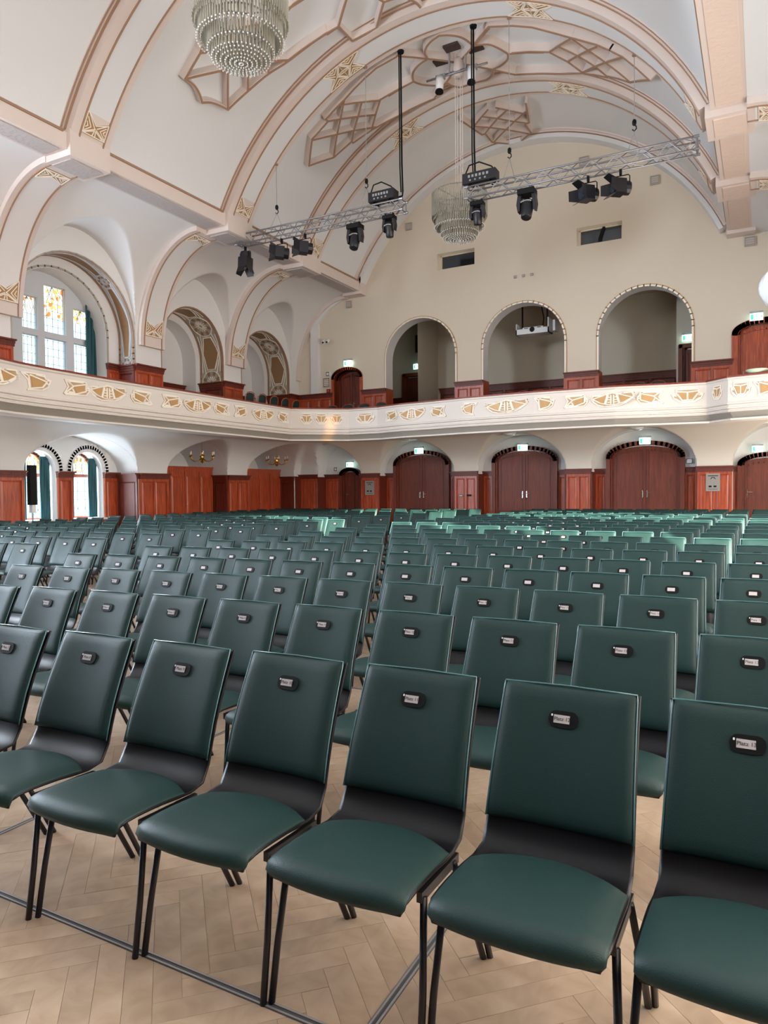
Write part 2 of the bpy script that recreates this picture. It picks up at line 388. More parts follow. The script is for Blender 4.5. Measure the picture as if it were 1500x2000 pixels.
# ---- back wall with niches, gallery arches and booth windows
N0 = O(-14.2, 0.95, 0, 2.07, 1.18); N1 = O(-10.97, 1.48, 0, 2.1, 1.20); N2 = O(-7.12, 1.5, 0, 2.13, 1.19); N3 = O(-3.28, 1.53, 0, 2.16, 1.16); N4 = O(0.55, 1.34, 0, 2.16, 1.15)
A1 = O(-10.78, 1.38, ZG, 6.22, 1.37); A2 = O(-7.03, 1.40, ZG, 6.24, 1.4); A3 = O(-3.24, 1.37, ZG, 6.27, 1.37)
W1 = O(-9.4, 0.69, 9.15, 9.70); W2 = O(-4.58, 0.69, 9.18, 9.73)
UD = O(-13.8, 0.62, ZG, 5.72, 0.34); RD = O(0.05, 0.80, ZG, 5.9, 0.32)
bw = wall('wall_back', M['cream'], back, -17.9, XR+0.6, 0, 13.3, [N0, N1, N2, N3, N4, A1, A2, A3, W1, W2, UD, RD]); S(bw)
for i, n in enumerate([N0, N1, N2, N3, N4]):
    reveal('niche_reveal', M['plaster'], back, n, 0, -0.55, bw)
for a in (A1, A2, A3):
    reveal('arch_reveal', M['plaster'], back, a, 0, -0.55, bw)
    archtrim('gilded_arch_edge', M['gold'], back, a, 0.0, 0.045, 0.02, bw, 0.03)
    archtrim('arch_moulding', M['ivory'], back, a, 0.0, 0.05, 0.035, bw, 0.0)
niche_back = wall('niche_wall', M['plaster'], back, -16.9, XR+0.6, 0, 3.6, [], bw, -0.55)
# rear gallery room behind the arches
rm = MB()
rm.add([(-16.6, 26.5, ZG), (XR+0.6, 26.5, ZG), (XR+0.6, 26.5, 8.6), (-16.6, 26.5, 8.6)], [(0,1,2,3)])
rm.add([(-16.6, YB+0.02, 8.3), (XR+0.6, YB+0.02, 8.3), (XR+0.6, 26.5, 8.3), (-16.6, 26.5, 8.3)], [(0,1,2,3)])
rm.add([(-11.62, 24.6, ZG), (-11.62, 26.5, ZG), (-11.62, 26.5, 8.3), (-11.62, 24.6, 8.3), (-9.3, 24.6, ZG), (-9.3, 24.6, 8.3)], [(0,1,2,3)])
rm.add([(-2.55, 25.3, ZG), (-1.2, 25.3, ZG), (-1.2, 25.3, 8.3), (-2.55, 25.3, 8.3), (-2.55, 26.5, ZG), (-2.55, 26.5, 8.3)], [(0,1,2,3), (0,3,5,4)])
rm.add([(XR+.55, YB, 3.4), (XR+.55, 26.5, 3.4), (XR+.55, 26.5, 8.6), (XR+.55, YB, 8.6)], [(0,1,2,3)]); rm.add([(-16.6, YB, 3.4), (-16.6, 26.5, 3.4), (-16.6, 26.5, 8.6), (-16.6, YB, 8.6)], [(0,1,2,3)])
rm.build('gallery_room_wall', M['room'], bw)
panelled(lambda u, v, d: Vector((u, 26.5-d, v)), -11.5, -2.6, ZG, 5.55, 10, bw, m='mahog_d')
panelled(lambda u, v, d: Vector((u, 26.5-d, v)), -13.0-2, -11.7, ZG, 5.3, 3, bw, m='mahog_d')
# booth windows
for i, W in enumerate((W1, W2)):
    wn = struct('window_%d' % (i+1)); reveal('window_frame', M['cream'], back, W, 0, -0.35, wn)
    mb = MB(); c = W['c']; x0, x1 = c-W['h'], c+W['h']
    mb.line([(x0+.03, W['b']), (x0+.03, W['s']), (x1-.03, W['s']), (x1-.03, W['b']), (x0+.03, W['b'])], back, 0.06, -0.34, -0.28); mb.build('window_frame', M['cream'], wn)
    MB().box(x0, x1, YB+0.33, YB+0.34, W['b'], W['s']).build('pane', M['darkglass'], wn)
    if i == 0: MB().box(c+0.1, c+0.62, YB+0.2, YB+0.3, W['b']+0.05, W['b']+0.28).build('projector_box', M['matte'], wn)
    else: MB().tube([(c-0.05, YB+0.3, W['b']), (c-0.02, YB+0.27, W['b']+0.22), (c+0.1, YB+0.3, W['s'])], 0.05, 8).build('cable_bundle', M['matte'], wn)
# wainscot of the back wall, ground floor
zw = 2.12
for u0, u1, n in ((-16.6, -15.2, 2), (-13.22, -12.46, 2), (-9.47, -8.64, 2), (-5.6, -4.83, 2), (-1.73, -0.8, 2)):
    panelled(back, u0, u1, 0, zw, n, bw)
for nn, (dl, dr) in zip((N1, N2, N3), ((-12.08, -9.86), (-8.27, -6.01), (-4.42, -2.12))):
    for u0, u1 in ((nn['c']-nn['h'], dl), (dr, nn['c']+nn['h'])):
        if u1-u0 > 0.1: panelled(back, u0, u1, 0, zw, 1, bw, base=-0.55)
panelled(back, -15.15, -14.5, 0, zw, 1, bw, base=-0.55); panelled(back, -13.45, -13.25, 0, zw, 1, bw, base=-0.55)
panelled(back, -0.79, -0.66, 0, zw, 1, bw, base=-0.55)
for nn in (N0, N1, N2, N3):   # timber returns at the niche jambs
    for s_ in (-1, 1):
        x = nn['c']+s_*nn['h']; MB().box(min(x, x-s_*0.03), max(x, x-s_*0.03), YB-0.05, YB+0.5, 0, zw-0.1).build('jamb_panel', M['mahog_d'], bw)
# wainscot of the back wall, gallery
for u0, u1, n in ((-16.0, -14.45, 3), (-13.12, -12.16, 2), (-9.4, -8.43, 2), (-5.63, -4.61, 2), (-1.87, -0.82, 2)):
    panelled(back, u0, u1, ZG, 5.2, n, bw)
for a in (A1, A2, A3):
    for s_ in (-1, 1):
        x = a['c']+s_*a['h']; MB().box(min(x, x-s_*0.04), max(x, x-s_*0.04), YB-0.06, YB+0.5, ZG, 5.2).build('jamb_panel', M['mahog'], bw)

# ---- doors
def door(num, c, hw, z0, spring, rise, ydoor, leaves=2, m='door', deep=0.12, panels=True):
    fn = lambda u, v, d: Vector((u, ydoor-d, v))
    fr = MB(); o = O(c, hw, z0, spring, rise)
    fr.line(outline(dict(o, h=hw-0.06, r=max(rise-0.02, 0))), fn, 0.13, 0.0, deep+0.06)
    fr.line(outline(dict(o, h=hw-0.15, r=max(rise-0.05, 0))), fn, 0.06, 0.0, deep)
    root = fr.build('door_%d' % num, M['mahog' if num == 7 else 'door']); S(root)
    w2 = hw-0.18; lw = 2*w2/leaves
    if leaves == 2: MB().line([(c, z0+.01), (c, spring+rise-.16)], fn, .055, .05, .075).build('meeting_stile', M['mahog_d'], root)
    for i in range(leaves):
        a = c-w2+i*lw; b = a+lw; pts = [(a+.004, z0+0.01)]
        for k in range(9):
            u = a+.004+(b-a-.008)*k/8; pts.append((u, op_top(dict(o, r=rise), u)-0.12))
        pts.append((b-.004, z0+0.01))
        lf = MB().plate(pts, fn, 0.0, 0.05).build('door_leaf', M[m], root)
        # raised frame of the leaf and panel
        if panels:
            q = [(a+.10, z0+.2)]+[(a+.10+(b-a-.2)*k/8, op_top(o, a+.10+(b-a-.2)*k/8)-0.24) for k in range(9)]+[(b-.10, z0+.2), (a+.10, z0+.2)]
            MB().line(q, fn, 0.035, 0.05, 0.068).build('panel_moulding', M[m], lf)
        hx = b-0.07 if i == 0 else a+0.07
        if leaves == 1: hx = a+0.09
        sgn = -1 if (i == 0 and leaves == 2) else 1
        h = MB(); hz = z0+1.34
        h.box(hx-.018, hx+.018, ydoor-.062, ydoor-.05, hz-.14, hz+.08); h.tube([(hx, ydoor-.06, hz), (hx, ydoor-.11, hz)], .011, 6)
        if leaves == 2 and i == 0: h.tube([(hx, ydoor-.11, hz+.06), (hx, ydoor-.11, hz-.16)], .012, 6)
        else: h.tube([(hx, ydoor-.11, hz), (hx+sgn*.13, ydoor-.11, hz)], .011, 6)
        h.build('handle', M['chrome'], lf)
    return root
door(1, -10.97, 1.11, 0, 2.42, 0.46, YB+0.55)
door(2, -7.13, 1.13, 0, 2.44, 0.46, YB+0.55)
door(3, -3.27, 1.16, 0, 2.46, 0.46, YB+0.55)
door(4, 0.15, 0.82, 0, 2.16, 0.30, YB+0.55, 1)
door(5, -13.98, 0.44, 0, 2.10, 0.22, YB+0.55, 1)
door(6, -13.8, 0.66, ZG, 5.72, 0.36, YB+0.42, 2)
reveal('door_recess', M['mahog_d'], back, UD, 0.0, -0.4, bw)
MB().line(outline(UD), back, 0.11, 0.0, 0.05).build('door_casing', M['mahog'], bw)
door(7, 0.05, 0.84, ZG, 5.9, 0.34, YB+0.16, 1, m='mahog')
reveal('door_recess', M['mahog'], back, RD, 0.0, -0.14, bw)
MB().line(outline(RD), back, 0.16, 0.0, 0.06).build('door_casing', M['mahog'], bw)
door(8, -12.45, 0.68, ZG, 6.2, 0.0, 26.46, 1)
door(9, -1.85, 0.62, ZG, 6.1, 0.0, 25.28, 1)

# ---- barrel vault
def band(name, m, r, y0, y1, t0, t1, parent, n=64, ny=2):
    return MB().grid(n+1, ny, lambda a, b: vp(t0+(t1-t0)*a, y0+(y1-y0)*b, r)).build(name, m, parent, smooth=True)
ceil = band('ceiling', M['vault'], RV, YF, YB, TH0, TH1, None, 96, 2); S(ceil)
def arcbox(mb, r0, r1, y0, y1, t0, t1, n=48):
    b = len(mb.v)
    for i in range(n+1):
        t = t0+(t1-t0)*i/n
        for r, y in ((r0, y0), (r0, y1), (r1, y1), (r1, y0)): mb.v.append(tuple(vp(t, y, r)))
    for i in range(n):
        a = b+i*4
        for k in range(4): mb.f.append((a+k, a+(k+1) % 4, a+4+(k+1) % 4, a+4+k))
    mb.f.append((b, b+1, b+2, b+3)); mb.f.append((b+n*4+3, b+n*4+2, b+n*4+1, b+n*4))
RIBS = (5.9, 10.82, 15.82, 19.38)
STAR = [  # star ornament lines, u across (-1..1), v along the rib (0 = base)
    [(-1,0),(1,0)], [(-.95,1.55),(-.12,.62),(0,.52)], [(.95,1.2),(.12,.62)], [(-.8,1.45),(-.05,.78),(.8,1.12)],
    [(-.92,.06),(-.1,.5),(0,.52)], [(.92,.06),(.1,.5)], [(-.12,.05),(-.05,.42),(-.8,.06)], [(.12,.05),(.05,.42),(.75,.06)],
    [(-.9,.16),(-.42,.56),(-.85,1.15)], [(.9,.16),(.42,.56),(.85,.95)], [(-.86,.42),(-.7,.56),(-.84,.82)], [(.86,.42),(.7,.56),(.84,.74)],
    [(-.98,.0),(-.98,1.5)], [(.98,.0),(.98,1.2)]]
STAR_P = [(-1.08,-.06),(1.08,-.06),(1.08,1.3),(.02,.82),(-1.08,1.66)]
def star(fn, sc_, parent, flip=1, lv=1.0):
    # fn(u metres, v metres, d metres towards the viewer)
    g = lambda u, v, d: fn(u*sc_*flip, v*sc_*lv, d)
    P = MB()
    for tri in ([(-1.08,-.06),(1.08,-.06),(.02,.82)], [(1.08,-.06),(1.08,1.3),(.02,.82)], [(-1.08,1.66),(-1.08,-.06),(.02,.82)]):
        P.plate(tri, g, -0.005, 0.012)
    o = P.build('star_ornament', M['starb'], parent)
    L = MB()
    for l in STAR: L.line(l, g, 0.065, 0.010, 0.026)
    L.build('star_lines', M['ivory'], o)
    return o
for yc in RIBS:
    y0, y1 = yc-0.5, yc+0.5
    mb = MB(); arcbox(mb, RS, RV+0.02, y0, y1, TH0, TH1)
    rb = mb.build('rib', M['pink'], ceil, smooth='auto')
    t = MB()
    arcbox(t, RV-0.075, RV-.055, y0-0.05, y0, TH0, TH1); arcbox(t, RV-0.03, RV-.012, y0-0.10, y0-0.07, TH0, TH1)
    pk = MB(); arcbox(pk, RV-0.06, RV, y0-0.055, y0, TH0, TH1); arcbox(pk, RV-0.018, RV, y0-0.105, y0-0.05, TH0, TH1); pk.build('rib_moulding', M['pink'], rb, smooth='auto')
    arcbox(t, RS-0.022, RS+0.002, y0+0.20, y0+0.235, TH0, TH1); arcbox(t, RS-0.022, RS+0.002, y1-0.185, y1-0.15, TH0, TH1)
    t.build('rib_trim', M['brown'], rb, smooth='auto')
    p = MB(); arcbox(p, RS-0.006, RS+0.002, y0+0.235, y1-0.185, TH0+0.10, TH1-0.10); p.build('rib_panel', M['vault'], rb, smooth='auto')
    ym = yc+0.02; sz = 0.285
    def on_rib(tc, sg): return lambda u, v, d, tc=tc, sg=sg: vp(tc+sg*v/RS, ym+u, RS-0.006-d)
    star(on_rib(TH0+0.035, 1), sz, rb); star(on_rib(TH1-0.035, -1), sz, rb, -1)
    for tc in (math.radians(-21.8), math.radians(22.0)):
        star(on_rib(tc, 1), sz, rb, 1, 1.4); star(on_rib(tc, -1), sz, rb, -1, 1.4)
mb = MB(); arcbox(mb, RS+0.0, RV+0.02, YB-0.42, YB, TH0, TH1); rb = mb.build('rib', M['vault'], ceil, smooth='auto')
t = MB(); arcbox(t, RV-0.11, RV, YB-0.5, YB-0.42, TH0, TH1); arcbox(t, RV-0.05, RV, YB-0.56, YB-0.5, TH0, TH1); t.build('rib_trim', M['pink'], rb, smooth='auto')
t = MB(); arcbox(t, RV-0.12, RV-0.10, YB-0.5, YB-0.47, TH0, TH1); t.build('rib_trim', M['brown'], rb, smooth='auto')

# ---- strapwork on the vault: webs standing off the surface with a crest line
COFFERS = [[(-35.9,12.28),(-38.3,12.37),(-43.9,12.4)],
[(-43.9,12.4),(-43.9,12.67),(-44.6,12.91),(-45.8,13.12)],
[(-45.8,13.12),(-44.8,13.33),(-44.3,13.58),(-44.0,13.87)],
[(-44.0,13.87),(-38.2,14.07),(-33.1,14.23),(-28.0,14.43),(-18.7,14.57)],
[(-43.8,12.42),(-37.6,13.21),(-34.3,13.61),(-31.2,13.99),(-28.5,14.37)],
[(-38.3,12.37),(-36.3,12.65),(-32.7,13.07),(-28.1,13.63)],
[(-44.0,13.87),(-37.5,13.22),(-34.3,12.91),(-31.0,12.67)],
[(-38.3,14.04),(-34.2,13.6),(-30.6,13.31),(-27.2,13.06)],
[(-33.1,14.23),(-29.6,13.83),(-27.9,13.65),(-20.7,13.35),(-17.4,13.38)],
[(-35.9,12.28),(-31.0,12.67),(-27.2,13.06),(-27.9,13.65)],
[(-20.7,13.34),(-17.2,13.4)],
[(-18.9,14.61),(-16.1,14.63),(-11.0,14.07)],
[(-16.1,14.63),(-16.0,15.25),(-10.3,15.32),(-5.6,14.7),(-6.1,14.51)],
[(-5.6,14.7),(-2.8,14.76),(-0.9,14.94),(-0.1,15.18),(-0.1,15.42)],
[(-28.9,14.39),(-16.1,14.63)],
[(-43.8,17.37),(-38.3,16.83),(-32.7,16.85),(-32.7,16.73),(-26.5,16.7),(-19.7,16.56),(-16.2,16.5)],
[(-43.8,17.37),(-38.6,18.0),(-32.8,18.13),(-32.8,18.22),(-27.4,18.38),(-17.5,18.73)],
[(-26.5,16.7),(-30.4,17.14),(-33.7,17.47),(-38.6,18.0)],
[(-24.2,17.23),(-27.2,17.56),(-30.5,17.88),(-32.9,18.15)],
[(-20.6,17.6),(-24.0,17.98),(-27.4,18.37)],
[(-28.0,16.74),(-20.8,17.62)],
[(-32.7,16.85),(-30.4,17.14),(-24.0,17.98)],
[(-38.5,16.86),(-33.7,17.47),(-30.4,17.87),(-26.1,18.41)],
[(-20.6,17.6),(-12.9,17.71)],
[(-16.1,16.5),(-11.1,16.53),(-10.1,16.48)],
[(-10.5,16.56),(-5.8,17.12),(-0.3,17.74),(5.0,17.23),(10.5,16.64)],
[(-5.7,17.14),(-5.2,16.83),(-2.9,16.58),(-0.2,16.46)],
[(-0.2,16.46),(2.0,16.58),(4.0,16.81),(5.1,17.21)],
[(5.1,17.21),(8.3,17.26),(10.1,17.5),(11.4,17.79)],
[(11.4,17.79),(10.5,18.05),(8.2,18.29),(5.8,18.39)],
[(-5.7,17.14),(-8.3,17.21),(-10.6,17.4),(-11.8,17.71)],
[(-11.8,17.71),(-10.6,18.01),(-7.8,18.34),(-5.7,18.36),(-0.3,17.74)],
[(5.8,18.39),(5.2,18.61),(3.2,18.85),(0.5,19.04),(-0.4,19.21)],
[(-0.4,19.21),(-0.8,19.01),(-3.7,18.86),(-5.3,18.56),(-5.7,18.36)],
[(-0.3,17.74),(3.2,18.14),(5.8,18.39)],
[(11.4,17.79),(19.8,17.74)],
[(5.8,18.39),(10.2,18.9),(10.1,19.23)],
[(10.8,18.94),(16.8,18.9)],
[(-11.8,17.71),(-18.5,17.68)],
[(-5.7,18.36),(-10.7,18.87),(-10.3,19.19)],
[(-10.7,18.87),(-23.0,18.58)],
[(12.5,17.76),(21.3,17.7),(28.6,16.85),(25.3,16.8),(20.1,16.64),(15.9,16.59),(10.8,16.56),(5.4,17.16)],
[(21.3,17.7),(24.8,18.05),(27.4,18.45)],
[(27.3,18.5),(21.4,18.74),(15.7,18.86),(10.6,18.93)],
[(28.6,16.85),(34.4,16.8),(40.8,16.8),(47.1,17.09),(40.4,17.96),(33.9,18.23)],
[(27.3,18.5),(34.0,18.29)],
[(24.8,18.05),(34.2,16.9)],
[(27.6,18.45),(40.8,16.8)],
[(24.1,17.37),(27.9,17.63),(31.5,17.93),(33.8,18.22)],
[(28.7,16.91),(31.4,17.2),(35.1,17.52),(40.4,17.93)],
[(-8.9,20.38),(-6.9,21.53),(-6.0,21.53),(-5.9,22.18),(-0.5,22.8),(5.2,22.2),(5.1,21.61),(6.4,21.54),(8.6,20.38)],
[(-6.9,20.88),(-1.3,20.3)],
[(-6.0,21.53),(-0.2,20.88),(3.0,20.59)],
[(-5.5,22.2),(0.9,21.54),(7.3,20.85)],
[(-6.9,20.95),(-3.7,21.3),(-0.2,21.71),(4.5,22.25)],
[(-3.5,20.58),(-0.3,20.95),(2.8,21.3),(5.7,21.55)],
[(0.9,20.31),(3.3,20.61),(6.5,20.95)]]
def web(pts, parent):
    pts = [(math.radians(a), y) for a, y in pts]; q = [pts[0]]
    for (a0, y0), (a1, y1) in zip(pts, pts[1:]):
        L = math.hypot((a1-a0)*RV, y1-y0); n = max(1, int(L/0.35))
        for i in range(1, n+1): q.append((a0+(a1-a0)*i/n, y0+(y1-y0)*i/n))
    fn = lambda u, v, d: vp(u/RV, v, RV-d)
    p2 = [(a*RV, y) for a, y in q]
    o = MB().line(p2, fn, 0.075, -0.01, 0.20).build('coffer_web', M['pink'], parent)
    MB().line(p2, fn, 0.045, 0.198, 0.222).build('crest_line', M['brown'], o)
def smooth_pts(c):
    if len(c) < 4: return c
    for a, b, d in zip(c, c[1:], c[2:]):
        v1 = ((b[0]-a[0])*.118, b[1]-a[1]); v2 = ((d[0]-b[0])*.118, d[1]-b[1])
        ang = abs(math.atan2(v1[0]*v2[1]-v1[1]*v2[0], v1[0]*v2[0]+v1[1]*v2[1]))
        if ang > 0.9: return c
    out = []
    P = [c[0]]+list(c)+[c[-1]]
    for i in range(1, len(P)-2):
        for k in range(4):
            t = k/4; out.append(tuple(0.5*((2*P[i][m])+(-P[i-1][m]+P[i+1][m])*t+(2*P[i-1][m]-5*P[i][m]+4*P[i+1][m]-P[i+2][m])*t*t+(-P[i-1][m]+3*P[i][m]-3*P[i+1][m]+P[i+2][m])*t**3) for m in (0, 1)))
    out.append(c[-1]); return out
for c in COFFERS:
    c = [(a, y if y < 16 or y > 19.5 else min(y, 18.80)) for a, y in c]
    if max(y for a, y in c) - min(y for a, y in c) < 0.07 and c[0][1] > 18.7: continue
    web(smooth_pts(c), ceil)
for x, y in ((-7.14, 17.3), (-6.62, 17.62), (-7.62, 17.72), (-7.1, 18.1)):
    MB().box(x-0.2, x+0.2, y-0.13, y+0.13, ZC+RV-0.07, ZC+RV+0.02).build('ceiling_hatch', M['grille'], ceil)

# ---- longitudinal beams
def beam(name, x0, x1, zb, xin, parent=None):
    # xin: the face towards the nave (x0 for the right one, x1 for the left one)
    mb = MB().box(x0, x1, YF, YB, zb, 9.10 if xin == x1 else 9.02)
    b = mb.build(name, M['pink'], parent)
    sg = 1 if xin == x1 else -1
    ztr = 9.42 if xin == x1 else 9.30
    t = MB()
    ys = [YF]+[v for yc in RIBS for v in (yc-0.62, yc+0.55)]+[YB-0.5]
    for a, c in zip(ys[::2], ys[1::2]): t.tube([(xin+sg*0.015, a, ztr-0.33), (xin+sg*0.015, c, ztr-0.33)], 0.03, 6)
    t.build('beam_trim', M['brown'], b)
    u = MB(); yy = [YF]+[v for yc in RIBS for v in (yc-0.6, yc+0.6)]+[YB-0.45]
    for a, c in zip(yy[::2], yy[1::2]): u.box(x0+0.10, x1-0.10, a+0.05, c-0.05, zb-0.022, zb+0.01)
    u.build('relief_panel', M['greyrelief'] if sg == 1 else M['relief'], b)
    for yc in RIBS:
        nb = MB().box(x0-0.10, x1+0.10, yc-0.52, yc+0.52, zb-0.13, zb+0.42).build('beam_block', M['pink'], b)
        MB().box(x0+0.04, x1-0.04, yc-0.4, yc+0.4, zb-0.152, zb-0.12).build('relief_panel', M['greyrelief'] if sg == 1 else M['relief'], nb)
    MB().box(x0-0.02, x1+0.06, YB-0.42, YB, zb-0.1, zb+0.5).build('beam_block', M['pink'], b)
    return b
bl = beam('trim_1', -13.68, -13.0, 8.74, -13.0); S(bl)
br = beam('trim_2', -0.95, -0.30, 8.76, -0.95); S(br)

# ---- aisle vault on the left with lunettes, on the right plain
LUN = [(7.95, 1.95, 8.45), (12.9, 1.95, 8.45), (17.3, 1.6, 8.25), (20.95, 1.55, 8.2), (3.2, 1.9, 8.4)]
def zl(x, y, lun=True):
    t = min(1.0, max(0.0, (-13.68-x)/2.32)); z = 5.75+3.0*math.sqrt(max(0.0, 1-t*t))
    if lun:
        for yc, hw, crown in LUN:
            q = abs(y-yc)/hw
            if q < 1: z = max(z, 5.8+(crown-5.8)*math.sqrt(1-q*q)+0.0*(x+16))
    return z
NX, NY = 60, 620
mb = MB()
for i in range(NX+1):
    x = -13.68-2.32*math.sin(PI/2*i/NX)
    for j in range(NY+1):
        y = YF+(YB-YF)*j/NY; mb.v.append((x, y, zl(x, y)))
for i in range(NX):
    for j in range(NY):
        a = i*(NY+1)+j; mb.f.append((a, a+1, a+NY+2, a+NY+1))
al = mb.build('ceiling_left', M['plaster'], None, smooth='auto'); S(al)
mb = MB().grid(40, 2, lambda a, b: Vector((-0.32+2.3*math.sin(PI/2*a), YF+(YB-YF)*b, 5.75+3.0*math.cos(PI/2*a))))
ar = mb.build('ceiling_right', M['vault'], None, smooth=True); S(ar)
def siderib(yc, hw, sg, parent, full=True):
    def P(t, y, off):   # t 0 (beam) .. 1 (springing)
        a = PI/2*t; cx = -13.68 if sg < 0 else -0.32
        dx, dz = 2.32*math.sin(a), 3.0*math.cos(a); L = math.hypot(math.sin(a)/2.32, math.cos(a)/3.0)
        nx, nz = math.sin(a)/2.32/L, math.cos(a)/3.0/L
        return Vector((cx+sg*(dx-nx*off), y, 5.75+dz-nz*off))
    def sweep(y0, y1, o0, o1, t0=0.0, t1=1.0, n=26):
        m_ = MB(); b = 0
        for i in range(n+1):
            t = t0+(t1-t0)*i/n
            for y, o in ((y0, o0), (y1, o0), (y1, o1), (y0, o1)): m_.v.append(tuple(P(t, y, o)))
        for i in range(n):
            for k in range(4): m_.f.append((i*4+k, i*4+(k+1) % 4, i*4+4+(k+1) % 4, i*4+4+k))
        m_.f.append((0,1,2,3)); m_.f.append((n*4+3, n*4+2, n*4+1, n*4)); return m_
    r = sweep(yc-hw, yc+hw, -0.02, 0.13).build('rib', M['pink'], parent, smooth='auto')
    if full:
        sweep(yc-hw+.12, yc-hw+.15, .125, .15).build('rib_trim', M['brown'], r, smooth='auto')
        sweep(yc+hw-.15, yc+hw-.12, .125, .15).build('rib_trim', M['brown'], r, smooth='auto')
        sweep(yc-hw+.16, yc+hw-.16, .125, .135, .04, .9).build('rib_panel', M['plaster'], r, smooth='auto')
        Lr = 4.2
        star(lambda u, v, d: P(max(0, .06+v/Lr), yc+u, .137+d), hw*.66, r); star(lambda u, v, d: P(min(1.0, .93-v/Lr), yc+u, .137+d), hw*.66, r, -1)
    return r
for yc in (5.9, 10.75, 15.38, 19.18): siderib(yc, 0.47, -1, al)
for yc in (5.9, 10.75, 15.5, 19.1): siderib(yc, 0.42, 1, ar)
# end of the aisle vault against the back wall
siderib(22.9, 0.1, -1, al, False)
MB().box(-15.35, -15.0, YB-0.12, YB, 5.2, 7.85).build('pilaster', M['plaster'], bw)
MB().plate([(-15.35, 7.85), (-15.0, 7.85), (-14.55, 8.3), (-13.9, 8.62), (-13.7, 8.66), (-13.7, 8.85), (-14.2, 8.75), (-14.9, 8.35), (-15.2, 8.05)], back, 0.0, 0.12).build('arch_band', M['plaster'], bw)

# ---- left arcade wall with its deep arches
B1 = O(12.9, 1.90, ZG, 5.88, 1.90); B2 = O(17.22, 1.38, ZG, 5.92, 1.40); B3 = O(20.95, 1.40, ZG, 5.86, 1.42)
B0 = O(8.0, 1.9, ZG, 5.88, 1.9)
wl = wall('wall_left', M['plaster'], left, YF, YB, 3.5, 8.7, [B1, B2, B3]); S(wl)
I1 = O(12.80, 1.54, ZG, 5.93, 1.52); I2 = O(17.22, 1.16, ZG, 5.9, 1.17); I3 = O(20.95, 1.17, ZG, 5.84, 1.19)
D1, D2 = 0.63, 1.0
for o, ii, dd in ((B1, I1, D1), (B2, I2, D2), (B3, I3, D2)):
    reveal('arch_reveal', M['greige'], left, o, 0, -dd, wl)
    wall('inner_wall', M['plaster'], left, o['c']-o['h']-0.05, o['c']+o['h']+0.05, ZG, o['s']+o['r']+0.2, [ii], wl, -dd)
    reveal('inner_reveal', M['plaster'], left, ii, -dd, -dd-0.6, wl)
    archtrim('arch_moulding', M['brown'] if o is not B1 else M['greige'], left, o, 0.0, 0.03, 0.012, wl, 0.01)
archtrim('arch_moulding', M['greige'], left, I1, -D1, 0.05, 0.03, wl, 0.04)
for o in (I2, I3): wall('niche_wall', M['plaster'], left, o['c']-1.5, o['c']+1.5, ZG, 7.4, [], wl, -1.6)
